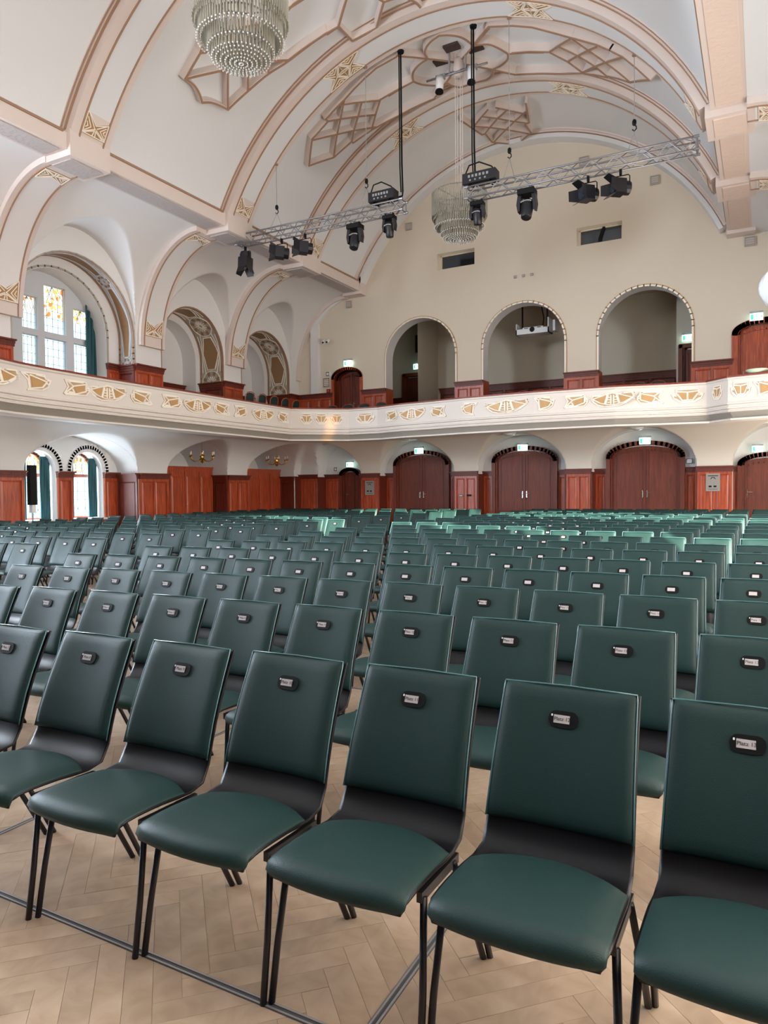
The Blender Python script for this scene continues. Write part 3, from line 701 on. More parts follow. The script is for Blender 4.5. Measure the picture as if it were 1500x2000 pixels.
# painted and raised ornament on the arch soffits
def soffit(o, dep, parent):
    L1 = o['s']-5.18; R = (o['h']+o['r'])/2; LA = PI*R; T = 2*L1+LA
    def P(s, d, k):   # s from the right foot upwards, d depth 0..dep, k offset off the surface
        if s < L1: return Vector((XL-d, o['c']+o['h']-k, 5.18+s))
        if s < L1+LA:
            a = (s-L1)/R; return Vector((XL-d, o['c']+(o['h']-k)*math.cos(a), o['s']+(o['r']-k)*math.sin(a)))
        return Vector((XL-d, o['c']-o['h']+k, o['s']-(s-L1-LA)))
    fn = lambda u, v, k: P(v, u, k)
    def dense(p):
        q = [p[0]]
        for a, b in zip(p, p[1:]):
            n = max(1, int(abs(b[1]-a[1])/0.16))
            q += [(a[0]+(b[0]-a[0])*i/n, a[1]+(b[1]-a[1])*i/n) for i in range(1, n+1)]
        return q
    e = MB()
    for u in (0.035, dep-0.035): e.line(dense([(u, 0), (u, T)]), fn, 0.05, 0.0, 0.02)
    e.build('soffit_edge_band', M['brown'], parent)
    lt, tp, gd = MB(), MB(), MB(); c = dep/2; w = dep/2-0.1
    s = 0.0; first = True
    centers = [0.0, T/2-0.0] if False else None
    pitch = T/3.0
    for i in range(4):
        s0 = i*pitch
        # rosette: ring of wedges
        for k in range(14):
            a = 2*PI*k/14; r0, r1 = 0.10*w/.4, 0.20*w/.4
            lt.line([(c+math.cos(a)*r0, max(0, s0+math.sin(a)*r0)), (c+math.cos(a)*r1, max(0, s0+math.sin(a)*r1))], fn, 0.025, 0.002, 0.022)
        ring = [(c+math.cos(2*PI*k/16)*0.075, max(0.0, s0+math.sin(2*PI*k/16)*0.075)) for k in range(17)]; lt.line(ring, fn, 0.02, 0.002, 0.024)
        for k in range(8):
            a = 2*PI*(k+.5)/8; r0, r1 = 0.62*w, 0.95*w
            q = [(c+math.cos(a-.2)*r0, max(0, s0+math.sin(a-.2)*r0)), (c+math.cos(a-.16)*r1, max(0, s0+math.sin(a-.16)*r1)), (c+math.cos(a+.16)*r1, max(0, s0+math.sin(a+.16)*r1)), (c+math.cos(a+.2)*r0, max(0, s0+math.sin(a+.2)*r0))]
            tp.plate(q, fn, 0.0, 0.012) if s0+math.sin(a)*r0 > 0.02 else None
        ring = [(c+math.cos(2*PI*k/16)*w*.98, max(0.0, s0+math.sin(2*PI*k/16)*w*.98)) for k in range(17)]; lt.line(ring, fn, 0.022, 0.002, 0.022)
        if i == 3: break
        # elongated field between two rosettes
        a0, a1 = s0+w*1.15, s0+pitch-w*1.15; n = 12
        def hw_(t): return w*(0.36+0.40*min(1, 1.5*(1-abs(2*t-1))))
        for k in range(n):
            t0, t1 = k/n, (k+1)/n; v0, v1 = a0+(a1-a0)*t0, a0+(a1-a0)*t1
            gd.hexa([fn(c-hw_(t0), v0, 0), fn(c+hw_(t0), v0, 0), fn(c+hw_(t1), v1, 0), fn(c-hw_(t1), v1, 0), fn(c-hw_(t0), v0, .014), fn(c+hw_(t0), v0, .014), fn(c+hw_(t1), v1, .014), fn(c-hw_(t1), v1, .014)])
        for sg in (-1, 1):
            lt.line(dense([(c+sg*(hw_(0)+.02), a0-.02), (c+sg*(hw_(.5)+.03), (a0+a1)/2), (c+sg*(hw_(1)+.02), a1+.02)]), fn, 0.03, 0.0, 0.024)
            lt.line(dense([(c+sg*w*.95, a0-.1), (c+sg*w*.95, (a0+a1)/2), (c+sg*w*.95, a1+.1)]), fn, 0.018, 0.0, 0.018)
            lt.line(dense([(c+sg*w*.6, a0-.16), (c+sg*w*.95, (a0+a1)/2), (c+sg*w*.6, a1+.16)]), fn, 0.018, 0.0, 0.02)
        lt.line([(c-hw_(0)-.02, a0-.02), (c+hw_(0)+.02, a0-.02)], fn, 0.03, 0.0, 0.024); lt.line([(c-hw_(1)-.02, a1+.02), (c+hw_(1)+.02, a1+.02)], fn, 0.03, 0.0, 0.024)
    g = gd.build('soffit_field', M['tan'], parent); lt.build('soffit_ornament_lines', M['ivory'] if o is not B1 else M['stone'], g); tp.build('soffit_wedges', M['tan'], g)
soffit(B1, D1, wl); soffit(B2, D2, wl); soffit(B3, D2, wl)

# gallery wainscot on piers and in the bays
def onx(xp): return lambda u, v, d: Vector((xp+d, u, v))
for y0, y1 in ((YF+9.5, 11.0), (14.8, 15.84), (18.6, 19.55), (22.35, 22.95)): panelled(onx(XL), y0, y1, ZG, 5.2, 2, wl, capd=0.09)
panelled(onx(XL-D1), 14.34, 14.78, ZG, 5.2, 1, wl); panelled(onx(XL-D1), 11.02, 11.26, ZG, 5.2, 1, wl)
def facing_y(yp): return lambda u, v, d: Vector((u, yp-d, v))
for yp, dep in ((14.8, D1), (18.6, D2+.6), (22.35, D2+.6)): panelled(facing_y(yp), XL-dep, XL, ZG, 5.17, 1 if dep < 1 else 2, wl, m='mahog_d')  # returns facing the viewer: shade put into a darker wood colour
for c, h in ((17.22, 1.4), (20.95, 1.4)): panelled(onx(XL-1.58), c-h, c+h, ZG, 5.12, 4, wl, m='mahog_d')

# ---- gallery window in the first bay
gw = struct('window_3'); xw = XL-1.2; dwn = -1.2
LT = [(12.36, 0.23, 6.74), (13.13, 0.34, 7.16), (14.04, 0.33, 6.70)]
ops = [O(c, h, 4.0, 5.72) for c, h, t in LT]+[O(c, h, 5.88, t) for c, h, t in LT]
wall('mullion_wall', M['stone'], left, 11.1, 14.9, ZG, 7.7, ops, gw, dwn)
for c, h, t in LT:
    for b_, t_ in ((4.0, 5.72), (5.88, t)):
        o = O(c, h, b_, t_); reveal('light_reveal', M['stone'], left, o, dwn, dwn-0.16, gw)
        MB().line(outline(o)+[(c-h, b_)], left, 0.035, dwn-0.1, dwn-0.07).build('casement', M['stone'], gw)
        g = MB().box(xw-.132, xw-.128, c-h, c+h, b_, t_).build('pane', LEAD_UP, gw)
        ld = MB(); n = 4; zt = t_-0.42 if t_ > 6 else t_
        for k in range(1, n): ld.line([(c-h+2*h*k/n, b_), (c-h+2*h*k/n, zt)], left, 0.010, dwn-.128, dwn-.118)
        z = b_+0.2
        while z < zt+0.01: ld.line([(c-h, z), (c+h, z)], left, 0.010, dwn-.128, dwn-.118); z += 0.21
        if t_ > 6:
            for k in range(5):
                a = c-h+2*h*k/4; ld.line([(a, zt), (a+(0.08 if k % 2 else -0.08)*(1 if 0 < k < 4 else 0), zt+.2), (a, t_)], left, 0.010, dwn-.128, dwn-.118)
                ld.line([(c, t_), (a, zt+.1)], left, 0.009, dwn-.128, dwn-.118)
        ld.build('lead_lines', M['housing'], g)
def curtain(name, label, loc_fn, u0, u1, z0, z1, folds, amp, parent=None, taper=0.0, group=None):
    n = folds*8; mb = MB(); top = []
    rows = 10
    for j in range(rows+1):
        v = z0+(z1-z0)*j/rows
        for i in range(n+1):
            t = i/n; u = u0+(u1-u0)*t*(1-taper*(1-j/rows)); mb.v.append(tuple(loc_fn(u, v, amp*math.sin(t*folds*2*PI)*(0.6+0.4*math.sin(j*.7+i*.2)))))
    for j in range(rows):
        for i in range(n): a = j*(n+1)+i; mb.f.append((a, a+1, a+n+2, a+n+1))
    o = mb.build(name, M['curtain'], parent, smooth=True); o['label'] = label; o['category'] = 'curtain'
    if group: o['group'] = group
    sm = o.modifiers.new('thickness', 'SOLIDIFY'); sm.thickness = 0.012
    return o
curtain('curtain', 'green curtain drawn to the right of the tall gallery window', lambda u, v, d: Vector((XL-D1-0.45+d, u, v)), 14.02, 14.42, ZG+.1, 7.15, 4, 0.05)
curtain('curtain', 'narrow green curtain at the left edge of the tall gallery window', lambda u, v, d: Vector((XL-D1-0.45+d, u, v)), 11.3, 11.5, ZG+.1, 6.9, 2, 0.04)

# ---- ground floor on the left
K1 = O(13.02, 1.82, 0, 2.05, 1.0); K2 = O(17.36, 1.38, 0, 2.08, 1.05); K3 = O(21.2, 1.42, 0, 2.08, 1.12); K0 = O(8.2, 1.8, 0, 2.05, 1.0)
wg = wall('wall_left_ground', M['plaster'], left, YF, YB, 0, 3.5, [K1, K2, K3]); S(wg)
reveal('niche_reveal', M['plaster'], left, K1, 0, -0.85, wg); reveal('niche_reveal', M['plaster'], left, K2, 0, -1.7, wg); reveal('niche_reveal', M['plaster'], left, K3, 0, -1.7, wg)
V1 = O(12.30, 0.46, 0.78, 2.12, 0.50); V2 = O(13.80, 0.50, 0.78, 2.12, 0.52)
wall('niche_wall', M['plaster'], left, 11.1, 14.95, 0, 3.3, [V1, V2], wg, -0.85)
wall('niche_wall', M['plaster'], left, 15.9, 22.8, 0, 3.4, [O(16.6, .3, 0, 2.55, .3), O(20.3, .3, 0, 2.55, .3)], wg, -1.7)
wall('niche_wall', M['plaster'], left, 15.9, 22.8, 0, 3.4, [], wg, -2.3)
for i, V in enumerate((V1, V2)):
    wn = struct('window_%d' % (4+i)); c, h = V['c'], V['h']; d0 = -0.85
    reveal('window_reveal', M['plaster'], left, V, d0, d0-0.5, wn)
    archtrim('arch_moulding', M['plaster'], left, dict(V, b=2.09), d0, 0.10, 0.04, wn, 0.14)
    fr = MB(); fr.line(outline(dict(V, h=h-.03, r=V['r']-.03))+[(c-h+.03, V['b']+.03), (c-h+.03, V['b']+.3)], left, 0.07, d0-.48, d0-.42)
    fr.line([(c-h, 1.98), (c+h, 1.98)], left, 0.09, d0-.49, d0-.41); fr.build('window_frame', M['mahog'], wn)
    pts = outline(dict(V, h=h-.02, r=V['r']-.02), 12); g = MB().plate(pts, left, d0-.46, d0-.455).build('pane', LEAD_LO, wn)
    ld = MB(); bt, dd0, dd1 = V['b'], d0-.453, d0-.443
    for k in range(1, 4): ld.line([(c-h+2*h*k/4, bt+.25), (c-h+2*h*k/4, 1.94)], left, .012, dd0, dd1)
    for z in (1.06, 1.3, 1.54, 1.78): ld.line([(c-h, z), (c+h, z)], left, .012, dd0, dd1)
    zz = [(c-h+2*h*k/8, bt+(.12 if k % 2 else .27)) for k in range(9)]; ld.line(zz, left, .012, dd0, dd1)
    for k in range(1, 8): ld.line([(zz[k][0], bt), zz[k]], left, .010, dd0, dd1)
    for k in range(-2, 3): ld.line([(c+k*.1, 2.02), (c+k*.1+(.06 if k % 2 else -.05), 2.25), (c+k*.15, 2.5)], left, .010, dd0, dd1)
    ld.build('lead_lines', M['housing'], g)
    MB().box(XL-.85-.45, XL-.72, c-h-.06, c+h+.06, V['b']-.05, V['b']).build('window_sill', M['sill'], wn)
    rd = struct('radiator'); rd.pop('kind', None) if False else None
    rd['kind'] = 'thing'; rd['label'] = ('white finned radiator under the left ground floor window', 'white finned radiator under the right ground floor window')[i]; rd['category'] = 'radiator'; rd.name = 'radiator'
    for k in range(9): MB().box(XL-.83, XL-.73, c-h+.04+k*.095, c-h+.10+k*.095, .12, V['b']-.08).build('fin', M['sill'], rd)
    MB().box(XL-.80, XL-.76, c-h+.04, c+h-.02, .16, .20).build('pipe', M['sill'], rd)
    curtain('curtain', ('green curtain on the right of the left ground floor window', 'green curtain on the right of the right ground floor window')[i], lambda u, v, d: Vector((XL-.85-.2+d, u, v)), c+h-.34, c+h-.03, V['b']+.01, 2.48, 4, .03)
    curtain('curtain', ('thin green curtain on the left of the left ground floor window', 'thin green curtain on the left of the right ground floor window')[i], lambda u, v, d: Vector((XL-.85-.2+d, u, v)), c-h+.02, c-h+.18, V['b']+.01, 2.36, 2, .03)
xo = XL-.85
for y0, y1, n in ((11.18, 11.80, 1), (12.80, 13.26, 1), (14.34, 14.84, 1)): panelled(onx(xo), y0, y1, 0, 2.08, n, wg)
for V in (V1, V2): MB().box(xo, xo+.03, V['c']-V['h']-.05, V['c']+V['h']+.05, 0, .72).build('wainscot', M['mahog'], wg)
panelled(facing_y(14.84), XL-.83, XL, 0, 2.05, 1, wg, m='mahog_d')  # pier return, its shade painted as darker wood
for y0, y1 in ((9.9, 11.2), (14.86, 15.98), (18.74, 19.8), ): panelled(onx(XL), y0, y1, 0, 2.05, 2, wg)
for yp in (18.74, 22.60): panelled(facing_y(yp), XL-.62, XL, 0, 2.05, 1, wg, m='mahog_d')  # same darker wood for the shaded sides of these piers
MB().box(XL-.02, XL+.06, 22.66, 22.98, 0, 2.05).build('wainscot', M['mahog_d'], wg)
# built-in tall cabinets between the piers
for y0, y1, lab in ((16.0, 18.68, 'tall panelled mahogany cupboard built in between the first two piers'), (19.82, 22.54, 'tall panelled mahogany cupboard built in nearest the back corner')):
    t = thing('panelled_cupboard', lab, 'cupboard', (XL-.62, (y0+y1)/2, 0))
    f = MB(); Lh = (y1-y0)/2
    f.box(-.6, 0, -Lh, Lh, 0, 2.26); f.box(-.62, .03, -Lh, Lh, 2.20, 2.30); f.box(-.62, .06, -Lh, Lh, 2.28, 2.32)
    f.build('body', M['mahog'], t)
    dw = 2*Lh/4
    for k in range(4):
        a, b = -Lh+k*dw+.01, -Lh+(k+1)*dw-.01
        dr = MB().box(.0, .025, a, b, .08, 2.16).build('door', M['mahog'], t)
        pm = MB(); fnl = lambda u, v, d: Vector((d, u, v)); e = .05
        for za, zb in ((.16, .42), (.5, 2.0)):
            pm.add([fnl(a+.07,za,.026), fnl(b-.07,za,.026), fnl(b-.07,zb,.026), fnl(a+.07,zb,.026), fnl(a+.07+e,za+e,.042), fnl(b-.07-e,za+e,.042), fnl(b-.07-e,zb-e,.042), fnl(a+.07+e,zb-e,.042)], [(4,5,6,7),(0,1,5,4),(1,2,6,5),(2,3,7,6),(3,0,4,7)])
        pm.build('panel', M['mahog'], dr)
        if k == 2: MB().lathe([(0.001, -.03), (.02, -.02), (.022, 0), (.015, .02), (.001, .025)], (.05, a+.05, 1.1), 8).build('knob', M['chrome'], dr)

# ---- right outer wall (beside the viewer) with window openings that let the sun in
RW = [O(8.2, .5, .9, 2.7), O(13.15, .5, .9, 2.7), O(14.4, .5, .9, 2.7), O(15.8, .4, .9, 2.4), O(12.85, .14, 4.95, 5.8)]
wr = wall('wall_right', M['plaster'], lambda u, v, d: Vector((XR+.6-d, u, v)), YF, YB, 0, 9.2, RW); S(wr)
panelled(lambda u, v, d: Vector((XR+.6-d, u, v)), YF, 7.4, 0, 2.08, 14, wr, m='mahog_d')
MB().box(XR+.585, XR+.59, 12.7, 13.0, 4.95, 5.8).build('amber_pane', AMBER, wr)  # unseen filter pane, added to tame the sun glint on the balcony

wf = MB().add([(-19, YF, 0), (XR+.7, YF, 0), (XR+.7, YF, 13.3), (-19, YF, 13.3)], [(0,1,2,3)]).build('wall_front', M['stage']); S(wf)  # unseen end wall, coloured dark to cut bounce
# ---- gallery balcony
CP = [(-13.0, -1.0), (-12.85, 4.0), (-12.95, 7.2), (-13.17, 8.78), (-13.30, 9.3), (-13.38, 10.0), (-13.43, 11.5), (-13.38, 14.8), (-13.35, 18.79), (-11.89, 19.89), (-10.86, 19.92), (-9.93, 19.62), (-8.81, 19.48), (-7.71, 19.25), (-5.55, 19.10), (-3.42, 19.16), (-2.21, 19.45), (-1.27, 19.55), (-0.78, 19.0), (0.08, 18.80), (2.5, 18.8)]
CP = [Vector((x, y, 0)) for x, y in CP]
def offset_path(off):
    out = []
    for i, p in enumerate(CP):
        ns = []
        for a, b in ((i-1, i), (i, i+1)):
            if a < 0 or b >= len(CP): continue
            d = (CP[b]-CP[a]).normalized(); ns.append(Vector((-d.y, d.x, 0)))   # to the wall side
        n = sum(ns, Vector()).normalized(); k = 1.0/max(0.5, n.dot(ns[0])); out.append(p+n*off*k)
    return out
def sweepb(name, m, prof, parent, smooth=False):
    mb = MB(); paths = [offset_path(o) for o, z in prof]; n = len(prof)
    for i in range(len(CP)):
        for k, (o, z) in enumerate(prof): mb.v.append((paths[k][i].x, paths[k][i].y, z))
    for i in range(len(CP)-1):
        for k in range(n-1): mb.f.append((i*n+k, (i+1)*n+k, (i+1)*n+k+1, i*n+k+1))
    return mb.build(name, m, parent, smooth)
ZC_ = 4.16
bal = sweepb('balcony', M['fascia'], [(0.12, ZC_-.03), (0.0, ZC_-.04), (0.0, ZC_-.08), (.03, ZC_-.10), (.03, 3.54), (0.0, 3.52), (0.0, 3.49), (.05, 3.47), (.05, 3.43), (.02, 3.41), (.02, 3.385), (.07, 3.37), (.07, 3.345), (.04, 3.33), (.04, 3.31), (.10, 3.30)], None); S(bal)
sweepb('coping', M['coping'], [(.16, ZC_-.05), (.16, ZC_), (-.015, ZC_), (-.02, ZC_-.04), (0.0, ZC_-.042)], bal)
cv = [(.10, 3.30)]
for k in range(5): cv += [(.11+k*.025, 3.285-k*.022), (.125+k*.025, 3.285-k*.022)]
cv += [(.24, 3.165)]
sweepb('cove_moulding', M['cove'], cv, bal)
sweepb('bottom_moulding', M['fascia'], [(.24, 3.165), (.14, 3.155), (.14, 3.115), (.22, 3.10), (.55, 3.10)], bal)
sweepb('parapet_back', M['mahog_d'], [(.16, ZC_-.03), (.16, ZG)], bal)
sweepb('gallery_floor', M['mahog_d'], [(.16, ZG), (2.1, ZG), (2.2, ZG+.0)], bal)
# gallery floor and its underside
fl = MB().box(-18.6, -13.9, YF, YB, ZG-.06, ZG).box(-18.6, XR+.6, 20.6, 27.0, ZG-.06, ZG); fl.build('gallery_deck', M['mahog_d'], bal)
KS, NS = [K1, K2, K3, K0], [N0, N1, N2, N3, N4]
def cove(d): q = 1-min(max(d, 0)/2.1, 1.0); return 2.08+1.245*math.sqrt(max(0.0, 1-q*q))
def under(x, y):
    z = min(cove(x-XL), cove(YB-y))
    for k in KS:
        if abs(y-k['c']) < k['h']: z = max(z, min(3.325, op_top(k, y)))
    if x > -15.9:
        for k in NS:
            if abs(x-k['c']) < k['h']: z = max(z, min(3.325, op_top(k, x)))
    return z
ND, NL = 26, 560
mb = MB()
for i in range(ND+1):
    d = 2.1*(1-math.cos(PI/2*i/ND))
    for j in range(NL+1):
        y = 4.0+(YB-4.0)*j/NL; mb.v.append((XL+d, y, under(XL+d, y)))
for i in range(ND):
    for j in range(NL): a = i*(NL+1)+j; mb.f.append((a, a+1, a+NL+2, a+NL+1))
mb.build('groined_underside', M['plaster'], bal, smooth='auto')
mb = MB()
for i in range(ND+1):
    d = 2.1*(1-math.cos(PI/2*i/ND))
    for j in range(NL+1):
        x = -14.0+(XR+.6+14.0)*j/NL; mb.v.append((x, YB-d, under(x, YB-d)))
for i in range(ND):
    for j in range(NL): a = i*(NL+1)+j; mb.f.append((a, a+1, a+NL+2, a+NL+1))
mb.build('groined_underside', M['underback'], bal, smooth='auto')
un = MB().box(-16.1, -14.15, YF, 20.6, 3.335, 3.357).box(-16.1, XR+.6, 20.1, 23.05, 3.333, 3.355)
un.add([(-14.4, 18.5, 3.334), (-11.5, 20.3, 3.334), (-14.4, 22, 3.334)], [(0,1,2)])
sweepb('underside_slope', M['plaster'], [(.55, 3.10), (.58, 3.13), (.95, 3.345)], bal)
un.build('gallery_underside', M['plaster'], bal)
# raised gilded ornaments on the parapet front
EYE = [(-.50,.10),(-.46,.20),(-.24,.21),(-.22,.26),(-.17,.24),(0,.33),(.17,.25),(.22,.29),(.25,.27),(.47,.29),(.50,.14),(.46,.04),(.32,-.14),(.18,-.24),(0,-.27),(-.18,-.28),(-.34,-.20),(-.44,-.06)]
FISH = [(-.50,.10),(-.42,.16),(-.38,.30),(-.30,.34),(.46,.32),(.34,.06),(.5,-.22),(.44,-.26),(-.16,-.22),(-.36,-.20),(-.48,-.04)]
DEE = [(-.5,.32),(-.34,.34),(.28,.36),(.32,.2),(.5,.18),(.40,-.10),(.20,-.24),(-.30,-.30),(-.24,-.22),(-.28,.08)]
SMALL = [(-.5,.12),(-.36,.14),(-.36,.34),(.36,.34),(.36,.14),(.5,.12),(.42,-.10),(.22,-.26),(-.22,-.26),(-.42,-.10)]
def seg_frame(x, y):
    best = None; pth = offset_path(.03)
    for a, b in zip(pth, pth[1:]):
        d = b-a; t = max(0, min(1, (Vector((x, y, 0))-a).dot(d)/d.length_squared)); p = a+d*t; r = (p-Vector((x, y, 0))).length
        if best is None or r < best[0]: best = (r, p, d.normalized())
    return best[1], best[2]
def ornament(x, y, kind, wd, ht, flip=1):
    p, d = seg_frame(x, y); n = Vector((d.y, -d.x, 0))   # towards the nave
    fn = lambda u, v, k: p+d*(u*wd*flip)+Vector((0, 0, 3.785+v*ht))+n*k
    P = {'eye': EYE, 'fish': FISH, 'dee': DEE, 'small': SMALL}[kind]
    base = MB()
    cx_ = sum(a for a, b in P)/len(P); cy_ = sum(b for a, b in P)/len(P)
    for (a, b), (c, e) in zip(P, P[1:]+P[:1]): base.plate([(cx_, cy_), (a, b), (c, e)], fn, -.002, .008)
    o = base.build('ornament', M['tan'], bal)
    iv = MB(); sa = MB()
    for (a, b), (c, e) in zip(P, P[1:]+P[:1]):
        sa.plate([(cx_, cy_), (cx_+(a-cx_)*.95, cy_+(b-cy_)*.95), (cx_+(c-cx_)*.95, cy_+(e-cy_)*.95)], fn, .006, .010)
    for (a, b), (c, e) in zip(P, P[1:]+P[:1]):
        k = .93; iv.line([(cx_+(a-cx_)*k, cy_+(b-cy_)*k), (cx_+(c-cx_)*k, cy_+(e-cy_)*k)], fn, .045, .004, .02)
    gd = MB()
    if kind == 'eye':
        for s_ in (-1, 1):
            gd.plate([(s_*.40,.08),(s_*.16,.19),(s_*.12,-.13),(s_*.26,-.07)], fn, .010, .020)
            iv.line([(s_*.42,.08),(s_*.16,.22),(s_*.0,.28)], fn, .035, .006, .022); iv.line([(s_*.42,.06),(s_*.26,-.10),(s_*.1,-.17),(0,-.19)], fn, .035, .006, .022)
            iv.line([(s_*.10,.2),(s_*.155,-.14)], fn, .05, .006, .024); iv.line([(s_*.03,.2),(s_*.03,-.14)], fn, .03, .006, .024)
            for q in (.12, .02, -.08): iv.line([(s_*.05, q), (s_*.1, q)], fn, .03, .006, .022)
            for q in (-.06, .03, .12): iv.line([(s_*.43, .06+q*.3), (s_*.49, .08+q)], fn, .022, .006, .02)
        gd.plate([(-.4,.16),(-.28,.17),(-.34,.11)], fn, .010, .018); gd.plate([(.26,.23),(.4,.24),(.32,.18)], fn, .010, .018)
    elif kind == 'fish':
        gd.plate([(-.3,.2),(.10,.1),(.02,-.13),(-.26,-.02)], fn, .010, .020)
        for l in ([(-.36,.24),(.14,.1),(.38,.28)], [(-.34,-.04),(0,-.17),(.4,-.2)], [(.14,.08),(.44,-.2)], [(-.34,.22),(-.34,-.02)], [(-.24,.28),(.3,.27),(.22,.16)], [(.16,-.02),(.1,-.13),(.3,-.14)], [(-.46,.08),(-.38,.1)], [(-.46,0),(-.38,.03)]): iv.line(l, fn, .05, .006, .022)
    elif kind == 'dee':
        gd.plate([(-.16,.22),(-.12,-.16),(.12,-.1),(.3,.08)], fn, .010, .020)
        for l in ([(-.42,.3),(-.24,.22),(-.2,-.24)], [(-.2,.26),(.34,.1),(.2,-.12),(-.2,-.22)], [(.0,.3),(.24,.28)], [(.36,.16),(.46,.15)], [(.34,.04),(.42,.02)]): iv.line(l, fn, .05, .006, .022)
    else:
        gd.plate([(-.24,.16),(.24,.16),(.14,-.1),(-.14,-.1)], fn, .010, .020)
        for l in ([(-.3,.24),(0,.2),(.3,.24)], [(-.3,.12),(-.16,-.14),(.16,-.14),(.3,.12)], [(-.44,.08),(-.34,.06)], [(.44,.08),(.34,.06)], [(-.36,-.06),(-.2,-.2),(.2,-.2),(.36,-.06)], [(0,.18),(0,-.1)]): iv.line(l, fn, .05, .006, .022)
    sa.build('sand_ground', M['sand'], o); iv.build('ivory_lines', M['ivory'], o); gd.build('gilded_field', M['gold'], o)
ORN = [(-13.2, 8.66, 'eye', 1.2), (-13.3, 9.72, 'dee', .8), (-13.4, 10.75, 'fish', .72), (-13.4, 11.62, 'eye', 1.12), (-13.4, 12.62, 'fish', .7), (-13.4, 13.6, 'fish', .72), (-13.4, 14.55, 'eye', 1.12), (-13.4, 15.5, 'fish', .7), (-13.4, 16.3, 'fish', .6), (-13.4, 17.35, 'eye', 1.1), (-13.4, 18.35, 'fish', .6),
       (-12.98, 19.07, 'small', .42), (-12.6, 19.36, 'small', .46), (-12.2, 19.66, 'small', .42), (-11.3, 19.9, 'small', .72), (-10.27, 19.7, 'fish', .58), (-9.47, 19.6, 'eye', 1.0), (-8.54, 19.4, 'fish', .6), (-7.48, 19.2, 'dee', .55), (-6.35, 19.1, 'eye', 1.32), (-5.26, 19.1, 'dee', .6), (-4.41, 19.1, 'fish', .66), (-3.48, 19.16, 'eye', 1.15), (-2.56, 19.3, 'fish', .68), (-1.70, 19.5, 'small', .78), (-1.0, 19.3, 'small', .36), (-.5, 18.9, 'small', .46), (.0, 18.8, 'dee', .5)]
for i, (x, y, k, wd) in enumerate(ORN): ornament(x, y, k, wd, .58 if k != 'eye' else .64, -1 if i in (2, 5, 8, 21, 15, 18) and k != 'eye' else 1)
# ================================================================ CHAIRS
def sheet(prof, wf, off, th, n_s=11, n_v=14, t0=0.0, t1=1.0, conc=0.0, arc_end=0.0, back_th=0.004, pw=8, bow=0.0):
    P = [Vector((0, y, z)) for y, z in prof]; L = [0.0]
    for a, b in zip(P, P[1:]): L.append(L[-1]+(b-a).length)
    def at(t):
        d = max(0, min(1, t))*L[-1]
        for i in range(len(L)-1):
            if d <= L[i+1]+1e-9: break
        k = (d-L[i])/(L[i+1]-L[i]); p = P[i].lerp(P[i+1], k)
        e = 0.03; return p, i, k
    def nrm(t):
        a = at(max(0, t-0.03))[0]; b = at(min(1, t+0.03))[0]; d = (b-a).normalized(); return Vector((0, -d.z, d.y))
    mb = MB(); R = []
    for side in (1, 0):
        rows = []
        for j in range(n_v):
            v = j/(n_v-1)
            vv = 0.5-0.5*math.cos(PI*v) if side >= 0 else v
            row = []
            for i in range(n_s):
                s = -math.cos(PI*i/(n_s-1)); t = t0+(t1-t0)*vv*(1-arc_end*s*s*vv)
                p, n = at(t)[0], nrm(t); x = wf(vv)*s
                edge = (1-abs(s)**pw)*(1-abs(2*vv-1)**(pw*1.5))
                o = off+conc*s*s+(th*edge if side else -back_th)
                q = p+n*o; row.append(len(mb.v)); mb.v.append((x, q.y-bow*(1-s*s)*(1-vv)**3, q.z))
            rows.append(row)
        R.append(rows)
        for j in range(n_v-1):
            for i in range(n_s-1):
                f = (rows[j][i], rows[j][i+1], rows[j+1][i+1], rows[j+1][i]); mb.f.append(f if side else f[::-1])
    A, B = R
    bd = [A[0][i] for i in range(n_s)]+[A[j][-1] for j in range(1, n_v)]+[A[-1][i] for i in range(n_s-2, -1, -1)]+[A[j][0] for j in range(n_v-2, 0, -1)]
    be = [B[0][i] for i in range(n_s)]+[B[j][-1] for j in range(1, n_v)]+[B[-1][i] for i in range(n_s-2, -1, -1)]+[B[j][0] for j in range(n_v-2, 0, -1)]
    k = len(bd); mb.f += [(bd[i], be[i], be[(i+1) % k], bd[(i+1) % k]) for i in range(k)]
    return mb
PROF = [(-.035,.405),(-.038,.425),(-.020,.438),(.05,.440),(.15,.434),(.25,.422),(.31,.418),(.345,.424),(.372,.442),(.388,.475),(.400,.52),(.425,.60),(.460,.69),(.500,.775),(.548,.872),(.552,.880)]
SEATP = [(-.038,.408),(-.042,.425),(-.030,.442),(.0,.446),(.08,.447),(.17,.441),(.27,.430),(.335,.430)]
BACKP = [(.396,.505),(.412,.56),(.438,.635),(.470,.71),(.505,.785),(.545,.868),(.551,.882)]
def w_shell(t): return (.226-.008*max(0, (t-.3)/.15) if t < .45 else .218-.016*(t-.45)) if t > .05 else .208+.018*t/.05
def w_seat(t): return .222-.004*t if t > .06 else .206+.016*math.sin(t/.06*PI/2)
def w_back(t): return .2135-.0135*t
